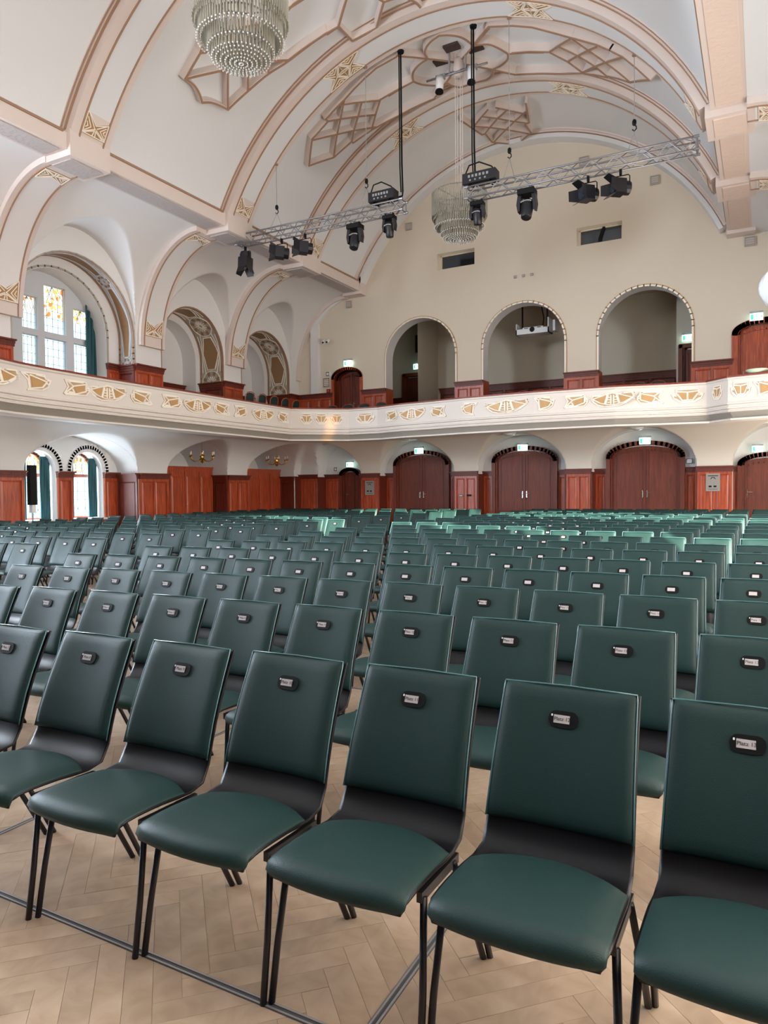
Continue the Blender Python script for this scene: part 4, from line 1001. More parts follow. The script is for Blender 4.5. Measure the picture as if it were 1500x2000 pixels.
def chair_meshes(hi):
    a, b = (11, 20) if hi else (5, 9)
    D = {}
    D['shell'] = sheet(PROF, w_shell, 0, 0.006, a, b if hi else 12, conc=.010, back_th=.006, bow=.018).mesh('shell', M['shell'], True)
    D['seat'] = sheet(SEATP, w_seat, .004, .020, bow=.022, n_s=13 if hi else 7, n_v=16 if hi else 7, arc_end=.20).mesh('seat', M['green'], True)
    D['backrest'] = sheet(BACKP, w_back, .010, .016, 13 if hi else 7, 14 if hi else 6, conc=.012, pw=14).mesh('backrest', M['green'], True)
    pts = []
    for s_ in (-1, 1):
        q = [(s_*(w_back(t)+.001), .396+(y_-.396), z_) for t, (y_, z_) in zip((0,.17,.38,.58,.78,.95,1), BACKP)]
        pts.append(q)
    def fr(p): return (p[0], p[1]-.022, p[2]+.006)
    path = [fr(p) for p in pts[0]]+[fr((0.0, .551+.008, .8835))]+[fr(p) for p in pts[1][::-1]]
    D['piping'] = MB().tube(path, .0032, 5 if hi else 4).mesh('piping', M['piping'], True)  # added tube on the edge seam that draws its bright highlight
    return D
def plate_fn(u, v, d):   # on the front face of the backrest around z 0.8
    return Vector((u, .5115+v*.405-d*.914-.0295, .8+v*.914+d*.405))
def rrect(cx, cy, w_, h_, r):
    out = []
    for qx, qy, a0 in ((1,-1,-90),(1,1,0),(-1,1,90),(-1,-1,180)):
        for k in range(4):
            a = math.radians(a0+30*k); out.append((cx+qx*(w_/2-r)+r*math.cos(a), cy+qy*(h_/2-r)+r*math.sin(a)))
    return out
HI = chair_meshes(True); LO = chair_meshes(False)
HP = MB().plate(rrect(-.005, 0, .088, .050, .02), plate_fn, -.008, .0035).mesh('handle_plate', M['matte'])
NP = MB().plate([(-.034,-.012),(.014,-.012),(.014,.012),(-.034,.012)], plate_fn, .003, .0048).mesh('number_plate', M['label'])
DOT = MB().plate(rrect(-.040, .010, .005, .007, .002), plate_fn, .003, .0046).mesh('rivet', M['white'])  # small white dot left of the number label
LEGF = {}; 
for s_ in (-1, 1):
    LEGF[s_] = (MB().tube([(s_*.2400, 0, 0), (s_*.236, .028, .17), (s_*.222, .068, .405)], .0105, 8).mesh('leg', M['black'], True),
                MB().tube([(s_*.2400, .475, 0), (s_*.236, .40, .15), (s_*.222, .275, .402)], .0105, 8).mesh('leg', M['black'], True),
                MB().bar((s_*.217, .05, .410), (s_*.217, .31, .400), .016, .028).mesh('side_rail', M['black']))
SIDEF = [MB().tube([(s_*.235, 0, 0), (s_*.228, .06, .385), (s_*.227, .09, .405), (s_*.227, .26, .405), (s_*.228, .29, .385), (s_*.235, .475, 0)], .0105, 5).mesh('side_frame', M['black'], True) for s_ in (-1, 1)]
ink_lo = MB().plate([(-.028,-.004),(.008,-.004),(.008,.004),(-.028,.004)], plate_fn, .0046, .0052).mesh('lettering', M['ink'])
def text_mesh(s):
    if s in TXT: return TXT[s]
    c = bpy.data.curves.new('lettering', 'FONT'); c.body = s; c.size = .0155; c.extrude = .0002; c.align_x = 'CENTER'; c.align_y = 'CENTER'
    c.materials.append(M['ink']); tmp = bpy.data.objects.new('tmp', c); COL.objects.link(tmp)
    bpy.context.view_layer.update(); me = bpy.data.meshes.new_from_object(tmp.evaluated_get(bpy.context.evaluated_depsgraph_get())); me.name = 'lettering'
    bpy.data.objects.remove(tmp); TXT[s] = me; return me
TXT = {}
ROT_PLATE = Matrix(((1,0,0),(0,.405,-.914),(0,.914,.405)))
ORDN = ['front', 'second', 'third', 'fourth', 'fifth', 'sixth', 'seventh', 'eighth', 'ninth', 'tenth', 'eleventh', 'twelfth', 'thirteenth', 'fourteenth', 'fifteenth', 'sixteenth', 'seventeenth', 'eighteenth', 'nineteenth', 'twentieth']
NUMW = 'zeroth first second third fourth fifth sixth seventh eighth ninth tenth eleventh twelfth thirteenth fourteenth'.split()
def rowy(n, x):
    d = x+1.0
    c = .03*d if d > 0 else (-.03*-d-.010*d*d if d > -7 else -.70-.10*(-d-7))
    return 1.635+1.02*n+c
def seen(x, y):
    u = x*0.88222+y*0.47075; dd = -0.47078*x+0.8817*y
    if dd < 0.4: return False
    return -90 < 750+1387*u/dd < 1640
seats = []
for n in range(20):
    for k in range(-10, 4):
        x = -1.02+.497*k; seats.append((x, rowy(n, x), n, 'c', 11+k))
    for m_ in range(0, 15):
        x = -7.90-.497*m_; seats.append((x, rowy(n, x), n, 'l', m_))
seats = [s_ for s_ in seats if seen(s_[0], s_[1]+.4) and s_[1] < 21.4]
seats.sort(key=lambda s_: s_[0]**2+s_[1]**2)
print('seats', len(seats))
G = 'green chairs in the hall seating'
rest = MB()
ROWJ = [(0, 0), (0, 0)]+[(random.uniform(-.02, .02), random.uniform(-.02, .02)) for _ in range(20)]
for i, (x, y, n, blk, num) in enumerate(seats):
    rz = 0.028 if x < -7 else (0.012 if x < -2.2 else 0.0)
    x += ROWJ[n][0]; y += ROWJ[n][1]
    if i < 300:
        if blk == 'c':
            lab = 'green upholstered chair on %s place in the %s row of the middle block' % (NUMW[num], ORDN[n])
        else:
            lab = 'green upholstered chair, %s from the aisle, %s row of the left block' % ('first' if num == 0 else ORDN[num], ORDN[n])
        t = thing('stacking_chair', lab, 'chair', (x, y, 0), rz, G)
        hi = n <= 2
        D = HI if hi else LO
        sh = obj('shell', D['shell'], t); obj('seat', D['seat'], t); bk = obj('backrest', D['backrest'], t); obj('piping', D['piping'], bk)
        hp = obj('handle_plate', HP, bk if not hi else t)
        if n <= 7:
            if hi:
                npl = obj('number_plate', NP, t); obj('rivet', DOT, hp)
                if blk == 'c':
                    tx = obj('lettering', text_mesh('Platz %d' % num), npl); p = plate_fn(-.0085, 0, .0051)
                    tx.matrix_local = Matrix.Translation(p) @ ROT_PLATE.to_4x4()
                else: obj('lettering', ink_lo, npl)
                for s_ in (-1, 1):
                    obj('leg', LEGF[s_][0], t); obj('leg', LEGF[s_][1], t); obj('side_rail', LEGF[s_][2], t)
            else:
                npl = obj('number_plate', NP, t); [obj('side_frame', f_, t) for f_ in SIDEF]
        else:
            obj('number_plate', NP, t); [obj('side_frame', f_, t) for f_ in SIDEF]
    else:
        ca, sa = math.cos(rz), math.sin(rz)
        for key in ('seat', 'backrest'):
            me = LO[key]; vs = [(x+v.co.x*ca-v.co.y*sa, y+v.co.x*sa+v.co.y*ca, v.co.z) for v in me.vertices]
            rest.add(vs, [tuple(p.vertices) for p in me.polygons])
        rest.lathe([(.011, 0), (.011, .41)], (x+.23, y+.02, 0), 4, False).lathe([(.011, 0), (.011, .41)], (x-.23, y+.02, 0), 4, False)
if rest.v:
    o = rest.build('far_chair_rows', M['green'], None, True); o['kind'] = 'stuff'; o['label'] = 'rows of green chairs furthest back, below the doors'; o['category'] = 'chairs'

# ================================================================ GALLERY SEATS AND FITTINGS
step = MB().box(-15.9, -13.55, 9.0, 21.2, ZG, ZG+.27).box(-14.9, -11.2, 21.2, 22.3, ZG, ZG+.27).build('gallery_step', M['mahog_d'], bal)
step2 = MB().box(-11.4, -2.7, 23.7, 26.4, ZG, ZG+.62).build('gallery_step', M['mahog_d'], bw)
def gallery_chair_proto():
    pad = MB().grid(9, 5, lambda a, b: Vector(((a-.5)*.42, .21+.03*(1-(2*a-1)**2)*1+.05*b, .45+.42*b*(1-.12*(2*a-1)**2)))).mesh('backrest', M['green'], True)
    rim = MB().tube([(-.23, .2, .42), (-.24, .25, .78), (-.17, .285, .865), (0, .30, .90), (.17, .285, .865), (.24, .25, .78), (.23, .2, .42)], .016, 6).mesh('frame', M['mahog'], True)
    st = MB().box(-.22, .22, -.2, .22, .40, .47).mesh('seat', M['green'])
    lg = MB().box(-.02, .02, -.02, .02, 0, .40).mesh('leg', M['mahog'])
    return pad, rim, st, lg
GC = gallery_chair_proto()
gpos = []
for i in range(5): gpos.append((-14.35, 17.6+.62*i, ZG+.27, -PI/2+.1, 'gallery chair on the left balcony, %s from the far corner' % ['fifth', 'fourth', 'third', 'second', 'nearest'][i], 'chairs on the left balcony'))
for i in range(5): gpos.append((-14.55+.68*i, 21.75, ZG+.27, PI*0, 'gallery chair under the small arched door, %s from the left' % ['first', 'second', 'third', 'fourth', 'fifth'][i], 'chairs at the back left balcony corner'))
for i in range(3): gpos.append((-9.95+.6*i, 24.1, ZG+.62, 0, 'gallery chair inside the left arch, %s from the left' % ['first', 'second', 'third'][i], 'chairs inside the gallery arches'))
for i in range(5): gpos.append((-8.0+.55*i, 24.1, ZG+.62, 0, 'gallery chair inside the middle arch, %s from the left' % ORDN[i].replace('front', 'first'), 'chairs inside the gallery arches'))
for i in range(3): gpos.append((-4.2+.6*i, 24.1, ZG+.62, 0, 'gallery chair inside the right arch, %s from the left' % ORDN[i].replace('front', 'first'), 'chairs inside the gallery arches'))
for x, y, z, rz, lab, grp in gpos:
    t = thing('gallery_chair', lab, 'chair', (x, y, z), rz, grp)
    obj('backrest', GC[0], t); obj('frame', GC[1], t); obj('seat', GC[2], t)
    for sx in (-.19, .19):
        for sy in (-.17, .19): obj('leg', GC[3], t, (sx, sy, 0))
t = thing('upturned_bowl', 'pale green dish standing on the balcony rail in front of the right door', 'dish', (-.15, 18.98, ZC_))
MB().lathe([(.05, 0), (.16, .02), (.235, .07), (.24, .095), (.22, .09), (.15, .04), (.001, .03)], (0,0,0), 20).build('dish', mat('pale_green_dish', (196, 214, 190), .3), t, True)

# ---- exit signs
def exit_sign(x, y, z, lab, arrow=1, sc_=1.0, hang=0.0):
    t = thing('exit_sign', lab, 'sign', (x, y, z), 0, 'illuminated green exit signs')
    MB().box(-.17*sc_, .17*sc_, -.05, .06, .10*sc_, .155*sc_).build('housing', M['housing'], t)
    MB().box(-.165*sc_, .165*sc_, -.022, .022, -.10*sc_, .10*sc_).build('sign_panel', M['exit'], t)
    fn = lambda u, v, d: Vector((u*sc_, -.022-d, v*sc_)); g = MB()
    g.plate([(-.14,-.07),(-.075,-.07),(-.075,.07),(-.14,.07)], fn, 0, .003)        # doorway
    g.line([(-.03,.03),(.005,.0),(-.02,-.03),(-.045,-.065)], fn, .016, 0, .003); g.line([(.005,0),(.03,-.03),(.02,-.065)], fn, .016, 0, .003)
    g.line([(-.035,.0),(-.03,.03),(.03,.03),(.045,.0)], fn, .013, 0, .003); g.plate([(-.012,.045),(.012,.045),(.012,.07),(-.012,.07)], fn, 0, .003)
    a = arrow; g.line([(.075-.0*a,.0),(.135,.0)], fn, .016, 0, .003)
    tip = .145 if a > 0 else .068; g.line([(tip-.03*a,.03),(tip,0),(tip-.03*a,-.03)], fn, .014, 0, .003)
    g.build('pictogram', M['pict'], t)
    l = bpy.data.lights.new('sign_glow', 'POINT'); l.energy = 1.6*sc_; l.color = (.72, 1, .96); l.shadow_soft_size = .1
    lo = bpy.data.objects.new('sign_glow', l); COL.objects.link(lo); lo.location = (x, y-.09, z)
    return t
exit_sign(-11.0, 23.33, 2.9, 'lit exit sign over the left double door of the ground floor')
exit_sign(-7.15, 23.33, 2.88, 'lit exit sign over the middle double door of the ground floor')
exit_sign(-3.25, 23.33, 2.95, 'lit exit sign over the right double door of the ground floor')
exit_sign(-.15, 23.38, 2.60, 'lit exit sign over the single door at the right edge', 1, .85)
exit_sign(-13.95, 23.38, 2.48, 'lit exit sign over the small door in the back left corner', 1, .85)
exit_sign(-13.72, 22.93, 6.24, 'lit exit sign over the arched gallery door on the left')
exit_sign(-12.31, 26.0, 6.45, 'lit exit sign seen through the left gallery arch')
exit_sign(-2.2, 25.2, 6.36, 'lit exit sign seen through the right gallery arch')
exit_sign(-.2, 22.88, 6.31, 'lit exit sign over the arched gallery door on the right')

# ---- plaques, speakers, fixtures on the back wall
def plaque(x, z, lab, y=22.94):
    t = thing('notice_board', lab, 'notice', (x, y, z))
    MB().box(-.19, .19, -.012, .012, -.26, .26).build('board', M['notice'], t)
    fn = lambda u, v, d: Vector((u, -.012-d, v)); g = MB()
    g.line([(-.13,.19),(.13,.19)], fn, .022, 0, .002); g.line([(-.06,.10),(-.03,.14),(.03,.14),(.06,.10)], fn, .02, 0, .002)
    g.line([(-.1,-.12),(-.05,-.12)], fn, .05, 0, .002); g.line([(.03,-.12),(.08,-.12)], fn, .05, 0, .002); g.line([(-.12,-.2),(.12,-.2)], fn, .01, 0, .002)
    g.build('printed_text', M['matte'], t)
plaque(-12.84, 1.58, 'silver notice on the panelling left of the left double door')
plaque(-1.3, 1.64, 'silver notice on the panelling right of the right double door')
def wallbox(name, lab, cat, x, z, w_, h_, m, y=22.96, dep=.06, grid=0, group=None):
    t = thing(name, lab, cat, (x, y, z), 0, group)
    b = MB().box(-w_/2, w_/2, -dep/2, dep/2, -h_/2, h_/2).build('housing', M[m], t)
    g = MB(); fn = lambda u, v, d: Vector((u, -dep/2-d, v))
    g.line([(-w_*.42,-h_*.42),(w_*.42,-h_*.42),(w_*.42,h_*.42),(-w_*.42,h_*.42),(-w_*.42,-h_*.42)], fn, .015, 0, .006)
    for k in range(grid): v = -h_*.36+h_*.72*k/max(1, grid-1); g.line([(-w_*.38, v), (w_*.38, v)], fn, .012, 0, .004)
    g.build('grille', M['housing'] if m == 'spk' else M['matte'], t)
gs = 'square grey wall loudspeakers'
wallbox('wall_loudspeaker', 'square framed loudspeaker under the end of the left beam', 'loudspeaker', -13.66, 8.42, .22, .26, 'spk', grid=4, group=gs)
wallbox('wall_loudspeaker', 'square loudspeaker high left on the back wall behind the truss', 'loudspeaker', -11.16, 10.84, .24, .24, 'spk', grid=4, group=gs)
wallbox('wall_loudspeaker', 'square loudspeaker near the top of the back wall', 'loudspeaker', -5.03, 11.75, .3, .3, 'spk', grid=4, group=gs)
wallbox('wall_loudspeaker', 'square loudspeaker high on the back wall right of the truss lamps', 'loudspeaker', -2.93, 10.74, .26, .26, 'spk', grid=4, group=gs)
wallbox('wall_loudspeaker', 'square loudspeaker below the end of the right beam', 'loudspeaker', -.38, 8.48, .28, .26, 'spk', grid=4, group=gs)
for x, lab in ((-7.27, 'leftmost of three small sockets above the middle arch'), (-6.99, 'middle one of three small sockets above the middle arch'), (-6.71, 'rightmost of three small sockets above the middle arch')):
    wallbox('wall_socket', lab, 'socket', x, 8.49, .08, .08, 'spk', dep=.04, group='sockets above the middle arch')
wallbox('fire_alarm_sign', 'small red fire pictogram beside the left gallery door', 'sign', -14.62, 5.92, .14, .15, 'white', grid=2)
wallbox('fire_button', 'small dark red box beside the left gallery door', 'alarm', -14.6, 5.28, .15, .14, 'mahog')
wallbox('escape_plan', 'pale escape plan in thin frame beside the left gallery door', 'notice', -14.68, 5.60, .3, .36, 'cream', grid=5)
wallbox('fire_alarm_sign', 'small pictogram sign left of the small ground floor door', 'sign', -14.65, 2.32, .14, .14, 'white', y=23.5, grid=2)
wallbox('air_grille', 'tall dark ventilation grille inside the left gallery arch', 'grille', -12.47, 7.46, .26, .72, 'grille', y=26.47, grid=14)
wallbox('air_grille', 'dark ventilation grille inside the right gallery arch', 'grille', -1.9, 7.55, .3, .6, 'grille', y=25.26, grid=10)
wallbox('light_switch', 'white switch plate on the panelling between left and middle doors', 'switch', -9.22, 1.28, .16, .06, 'white', y=22.92, dep=.02)
wallbox('light_switch', 'black switch plate on the panelling between left and middle doors', 'switch', -8.92, 1.29, .16, .06, 'matte', y=22.92, dep=.02)
wallbox('thermostat', 'round white device at the foot of the niche right of the right double door', 'device', -1.99, 2.3, .2, .16, 'white', y=23.5)
t = thing('security_camera', 'white twin security camera beside the left gallery door', 'camera', (-14.62, 22.9, 7.1))
MB().lathe([(.05, -.04), (.06, 0), (.05, .03)], (-.15, .03, 0), 8).build('mount', M['white'], t)
MB().tube([(-.15, .0, 0), (.05, -.15, 0)], .018, 6).build('bracket', M['housing'], t)
for dx in (.0, .17):
    b = MB().tube([(dx-.02, -.10, .06), (dx+.03, -.32, -.06)], .05, 8).build('camera_body', M['white'], t); MB().tube([(dx+.03, -.32, -.06), (dx+.035, -.335, -.068)], .035, 8).build('lens', M['matte'], b)
# projector on chains in the middle arch
t = thing('projector_cradle', 'white projector cradle hanging in the middle gallery arch', 'projector', (-7.08, 24.5, 7.02))
MB().box(-.58, .58, -.25, .25, -.16, -.12).box(-.58, .58, -.27, -.25, -.16, .02).box(-.58, -.54, -.27, .25, -.16, .22).box(.54, .58, -.27, .25, -.16, .34).box(.72, .80, -.27, .1, -.14, .22).build('cradle', M['white'], t)
pj = MB().box(-.36, .36, -.2, .2, -.10, .08).build('projector', M['white'], t); MB().tube([(0, -.2, -.02), (0, -.28, -.02)], .09, 12).box(-.3, -.16, -.21, -.2, .0, .06).box(.16, .3, -.21, -.2, .0, .06).build('lens', M['matte'], pj)
for dx in (-.42, .46): MB().tube([(dx, 0, -.1), (dx, 0, 1.28)], .03, 6).build('chain', M['matte'], t)
MB().tube([(.3, 0, .08), (.34, 0, .4), (.26, 0, .8), (.24, 0, 1.28)], .022, 6).build('cable', M['matte'], t)

# ---- under-gallery dome lamps and smoke detectors
def dome(x, y, z, lab, r=.24):
    t = thing('ceiling_dome_lamp', lab, 'lamp', (x, y, z), 0, 'dome lamps under the gallery')
    MB().lathe([(r, 0), (r, -.03), (r-.02, -.035)], (0,0,0), 20).build('rim', M['housing'], t)
    MB().lathe([(r-.03, -.02), (r-.04, -.06), (r*.65, -.11), (r*.3, -.135), (.001, -.14)], (0,0,0), 20).build('glass_shade', M['glasslamp'], t, True)
for x, y, z, l in ((-15.2, 13.2, 3.333, 'above the two ground floor windows'), (-15.4, 17.9, 3.333, 'above the first brass chandelier'), (-14.4, 22.35, 3.333, 'in front of the small corner door'), (-10.95, 22.1, 3.333, 'above the left double door'), (-7.2, 22.1, 3.333, 'above the middle double door'), (-3.3, 22.1, 3.333, 'above the right double door'), (-.03, 21.9, 3.333, 'above the single door at the right edge')):
    dome(x, y, z, 'shallow white dome lamp under the gallery '+l)
for i, (x, y, z, l) in enumerate(((-15.6, 11.1, 3.333, 'near the left edge'), (-15.7, 20.3, 3.333, 'between the two brass chandeliers'), (-9.1, 21.6, 3.35, 'between left and middle doors'), (-5.1, 21.2, 3.333, 'between middle and right doors'))):
    t = thing('smoke_detector', 'small white smoke detector under the gallery '+l, 'detector', (x, y, z), 0, 'smoke detectors under the gallery')
    MB().lathe([(.055, 0), (.055, -.03), (.04, -.05), (.001, -.055)], (0,0,0), 12).build('housing', M['white'], t)

# ---- brass chandeliers
def brass(x, y, lab):
    t = thing('brass_chandelier', lab, 'chandelier', (x, y, 2.4), 0, 'small brass chandeliers in the left niches')
    MB().lathe([(.001, 0), (.03, .02), (.05, .05), (.075, .10), (.05, .15), (.025, .18), (.05, .22), (.03, .27), (.018, .30), (.035, .34), (.012, .38), (.001, .40)], (0,0,0), 14).build('baluster', M['brass'], t, True)
    ch = MB(); z = .39
    while z < .93: ch.tube([(.012*math.cos(a), .0, z+.022+.022*math.sin(a)) for a in [2*PI*k/8 for k in range(8)]], .004, 4, closed=True); z += .036
    ch.build('chain', M['brass'], t); MB().lathe([(.05, 0), (.04, -.03), (.01, -.05)], (0,0,.985), 10).build('ceiling_rose', M['brass'], t)
    for k in range(6):
        a = 2*PI*k/6+.3; c, s_ = math.cos(a), math.sin(a)
        pts = [(r*c, r*s_, z) for r, z in ((.04, .16), (.14, .07), (.26, .06), (.36, .12), (.40, .21), (.37, .24))]
        o = MB().tube(pts, .011, 6).build('arm', M['brass'], t, True)
        MB().lathe([(.012, .20), (.045, .225), (.05, .235), (.02, .25), (.016, .27)], (.40*c, .40*s_, 0), 8).build('drip_pan', M['brass'], o)
        MB().lathe([(.014, .27), (.014, .31), (.022, .33), (.012, .36), (.001, .38)], (.40*c, .40*s_, 0), 8).build('candle', M['candle'], o)
brass(-15.8, 17.3, 'polished brass chandelier over the first tall cupboard'); brass(-15.8, 21.25, 'polished brass chandelier over the cupboard nearest the corner')

# ---- crystal chandeliers
def crystal_lamp(y, lab):
    zc = 8.02; t = thing('crystal_chandelier', lab, 'chandelier', (XC, y, zc))
    def rods(rings, name):
        mb = MB()
        for r, n, z0, z1, rr in rings:
            for k in range(n):
                a = 2*PI*k/n+r*7; c, s_ = r*math.cos(a), r*math.sin(a); j = random.uniform(-.02, .02)
                mb.tube([(c, s_, z0+j), (c, s_, z1+j)], [rr, rr*.8], 5)
        o = mb.build(name, M['crystal'], t); o['kind'] = 'stuff'
    rods([(.72, 96, .62, 1.24, .0125), (.68, 84, .55, 1.0, .011)], 'outer_crystal_tier')
    rods([(.63, 84, .38, .86, .0125), (.60, 60, .33, .7, .011)], 'middle_crystal_tier')
    rods([(.50, 66, .22, .6, .012), (.47, 46, .18, .5, .011)], 'inner_crystal_tier')
    rods([(r, int(8+r*88), .02+.34*r*r, .22+.3*r*r, .010) for r in (.03, .10, .17, .24, .31, .38, .44)], 'bottom_crystal_bowl')
    bd = MB()
    for r in (.03, .10, .17, .24, .31, .38, .44, .50, .60, .66):
        n = int(8+r*80)
        for k in range(n):
            a = 2*PI*k/n+r*7; z = .02+.34*r*r if r < .46 else (.20 if r < .55 else .36)
            bd.lathe([(.001, -.016), (.012, -.006), (.012, .004), (.001, .014)], (r*math.cos(a), r*math.sin(a), z), 5, False)
    o = bd.build('crystal_beads', M['glasslamp'], t); o['kind'] = 'stuff'
    fr = MB()
    for r, z in ((.70, 1.24), (.62, .88), (.49, .62), (.3, .30)): fr.tube([(r*math.cos(a), r*math.sin(a), z) for a in [2*PI*k/32 for k in range(32)]], .014, 5, closed=True)
    for k in range(6): a = 2*PI*k/6; fr.tube([(0, 0, 1.1), (.7*math.cos(a), .7*math.sin(a), 1.24)], .012, 4)
    fr.build('ring_frame', M['housing'], t)
    ro = MB()
    for k in range(4): a = PI/4+k*PI/2; ro.tube([(.1*math.cos(a), .1*math.sin(a), 1.1), (.1*math.cos(a), .1*math.sin(a), ZC+RV-zc-.01)], .011, 5)
    ro.build('suspension_rods', M['pink'], t)
crystal_lamp(8.78, 'large crystal chandelier cut by the top edge of the photo')
crystal_lamp(17.66, 'crystal chandelier hanging far down the hall between the trusses')

# ---- lighting trusses
TY = 16.2
def truss(x0, x1, zb, zt, lab):
    t = thing('lighting_truss', lab, 'truss', ((x0+x1)/2, TY, zb), 0, 'aluminium lighting trusses')
    L = (x1-x0)/2; h = zt-zb; w_ = .14
    for yy in (-w_, w_):
        for zz in (0, h): MB().tube([(-L, yy, zz), (L, yy, zz)], .022, 8).build('chord', M['alu'], t, True)
    n = int(2*L/.26); st = 2*L/n
    faces = [((0, -w_, 0), (0, -w_, h)), ((0, w_, 0), (0, w_, h)), ((0, -w_, 0), (0, w_, 0)), ((0, -w_, h), (0, w_, h))]
    for a, b in faces:
        A, B = Vector(a), Vector(b)
        me = [MB().tube([A, B+Vector((st, 0, 0))], .010, 5).mesh('brace', M['alu']), MB().tube([B, A+Vector((st, 0, 0))], .010, 5).mesh('brace', M['alu'])]
        for k in range(n): obj('brace', me[k % 2], t, (-L+k*st, 0, 0))
    for xx in (-L, L):
        e = MB(); e.tube([(xx, -w_, 0), (xx, w_, 0), (xx, w_, h), (xx, -w_, h)], .02, 6, closed=True)
        for yy in (-w_, w_):
            for zz in (0, h): e.tube([(xx-.05, yy, zz), (xx+.05, yy, zz)], .032, 8)
        e.build('end_frame', M['alu'], t)
    return t
truss(-13.25, -8.02, 8.50, 8.76, 'long aluminium lighting truss on the left, hung level'); truss(-6.28, -1.25, 8.42, 8.68, 'long aluminium lighting truss on the right, hung level')
def vault_z(x, y, r=RS): return ZC+math.sqrt(r*r-(x-XC)**2)
def hanger(x, zhook, zt, lab):
    ztop = vault_z(x, TY); t = thing('suspension_cable', lab, 'cable', (x, TY, zt), 0, 'steel suspension cables of the trusses')
    MB().tube([(0, 0, zhook-zt+.1), (0, 0, ztop-zt)], .009, 5).build('cable', M['housing'], t)
    MB().lathe([(.05, -.04), (.05, 0)], (0, 0, ztop-zt), 8).build('ceiling_cap', M['brown'], t)
    hk = MB().lathe([(.03, 0), (.045, .03), (.045, .09), (.03, .12)], (0, 0, zhook-zt), 8); hz = zhook-zt-.06
    hk.tube([(.0, 0, hz+.07), (.04, 0, hz+.03), (.045, 0, hz-.02), (.0, 0, hz-.06), (-.04, 0, hz-.02)], .014, 5); hk.build('hook', M['matte'], t)
    for s_ in (-1, 1): MB().tube([(0, 0, hz-.04), (s_*.09, s_*.14, .035)], .008, 5).build('sling', M['housing'], t)
for x, zh, zt, l in ((-11.93, 9.28, 8.76, 'leftmost thin steel cable holding the left truss'), (-9.08, 9.40, 8.76, 'thin steel cable holding the left truss beside its black box'), (-5.26, 9.30, 8.68, 'thin steel cable holding the right truss beside its black box'), (-2.49, 9.26, 8.68, 'rightmost thin steel cable holding the right truss')): hanger(x, zh, zt, l)
def black_cable(x, xb, zb, lab):
    zt = vault_z(x, TY)
    t = thing('power_cable', lab, 'cable', (x, TY+.19, zb), 0, 'black supply cables of the trusses')
    MB().tube([(0, 0, zt-zb), (0.01, 0, .8), (.03, 0, .12), (.02, 0, .0), (xb-x, 0, -.02)], .022, 6).build('cable', M['matte'], t)
    MB().tube([(-.05, 0, zt-zb), (-.045, 0, .7), (-.02, 0, .1)], .016, 6).build('cable', M['matte'], t)
    MB().lathe([(.08, -.05), (.09, 0)], (0, 0, zt-zb), 10).build('ceiling_cap', M['matte'], t)
black_cable(-8.16, -8.3, 8.97, 'black cable dropping to the box on the left truss'); black_cable(-6.21, -6.2, 8.95, 'black cable dropping to the box on the right truss')
def dimmer(x, z, lab, w_):
    t = thing('control_box', lab, 'box', (x, TY-.02, z), 0, 'black control boxes on the trusses')
    MB().box(-w_/2, w_/2, -.15, .15, 0, .24).build('case', M['black'], t)
    g = MB()
    for k in range(6): g.box(-w_*.32+k*w_*.11, -w_*.32+k*w_*.11+.05, -.165, -.15, .12, .18)
    for k in range(4): g.box(-w_*.28+k*w_*.15, -w_*.28+k*w_*.15+.04, -.165, -.15, .04, .075)
    g.build('connector', M['housing'], t)
    MB().tube([(-w_*.45, -.1, .2), (-w_*.3, -.12, .42), (0, -.1, .46), (w_*.35, -.05, .32), (w_*.42, 0, .24)], .017, 6).build('loop_cable', M['matte'], t)
    for s_ in (-.3, .3): MB().box(s_*w_-.02, s_*w_+.02, -.16, .16, -.03, .0).build('clamp', M['matte'], t)
dimmer(-8.58, 8.83, 'black control box on the right end of the left truss', .72); dimmer(-5.96, 8.75, 'black control box on the left end of the right truss', .82)
def fresnel(x, zt, yaw, pitch, lab, barrel=.17, long_=.34):
    t = thing('theatre_spotlight', lab, 'spotlight', (x, TY, zt), 0, 'black theatre spotlights')
    MB().box(-.025, .025, -.03, .03, -.09, .03).build('clamp', M['matte'], t)
    MB().tube([(-.19, 0, -.36), (-.19, 0, -.14), (-.16, 0, -.11), (.16, 0, -.11), (.19, 0, -.14), (.19, 0, -.36)], .012, 5).build('yoke', M['matte'], t)
    R3 = Matrix.Rotation(yaw, 4, 'Z') @ Matrix.Rotation(pitch, 4, 'X'); c = Vector((0, 0, -.36))
    def tf(mb): mb.v = [tuple(c+R3 @ Vector(p)) for p in mb.v]; return mb
    body = MB().box(-.15, .15, -long_*.5, long_*.2, -.15, .15); body.tube([(0, long_*.2, 0), (0, long_*.55, 0), (0, long_*.62, 0)], [.15, .15, .08], 12)
    b = tf(body).build('body', M['black'], t)
    tf(MB().tube([(0, -long_*.5-.012, 0), (0, -long_*.5, 0)], .12, 14)).build('lens', M['darkglass'], b)
    for k in range(4):
        a = k*PI/2; u = Vector((math.cos(a), 0, math.sin(a))); v = Vector((-math.sin(a), 0, math.cos(a))); y0 = -long_*.5
        q = [u*.15-v*.14, u*.15+v*.14, u*.24+v*.11, u*.24-v*.11]; yy = [y0, y0, y0-.17, y0-.17]
        p = [Vector((w3.x, y_, w3.z)) for w3, y_ in zip(q, yy)]; n = u*.006
        tf(MB().hexa([tuple(z_-n) for z_ in p]+[tuple(z_+n) for z_ in p])).build('barn_door', M['black'], t)
fresnel(-11.78, 8.43, -.95, -.1, 'black spotlight with barn doors, left one of the pair on the left truss'); fresnel(-11.0, 8.43, -.85, -.05, 'black spotlight with barn doors, right one of the pair on the left truss')
fresnel(-13.05, 8.42, .0, 1.50, 'black spotlight pointing straight down from the left truss end', .12, .42)
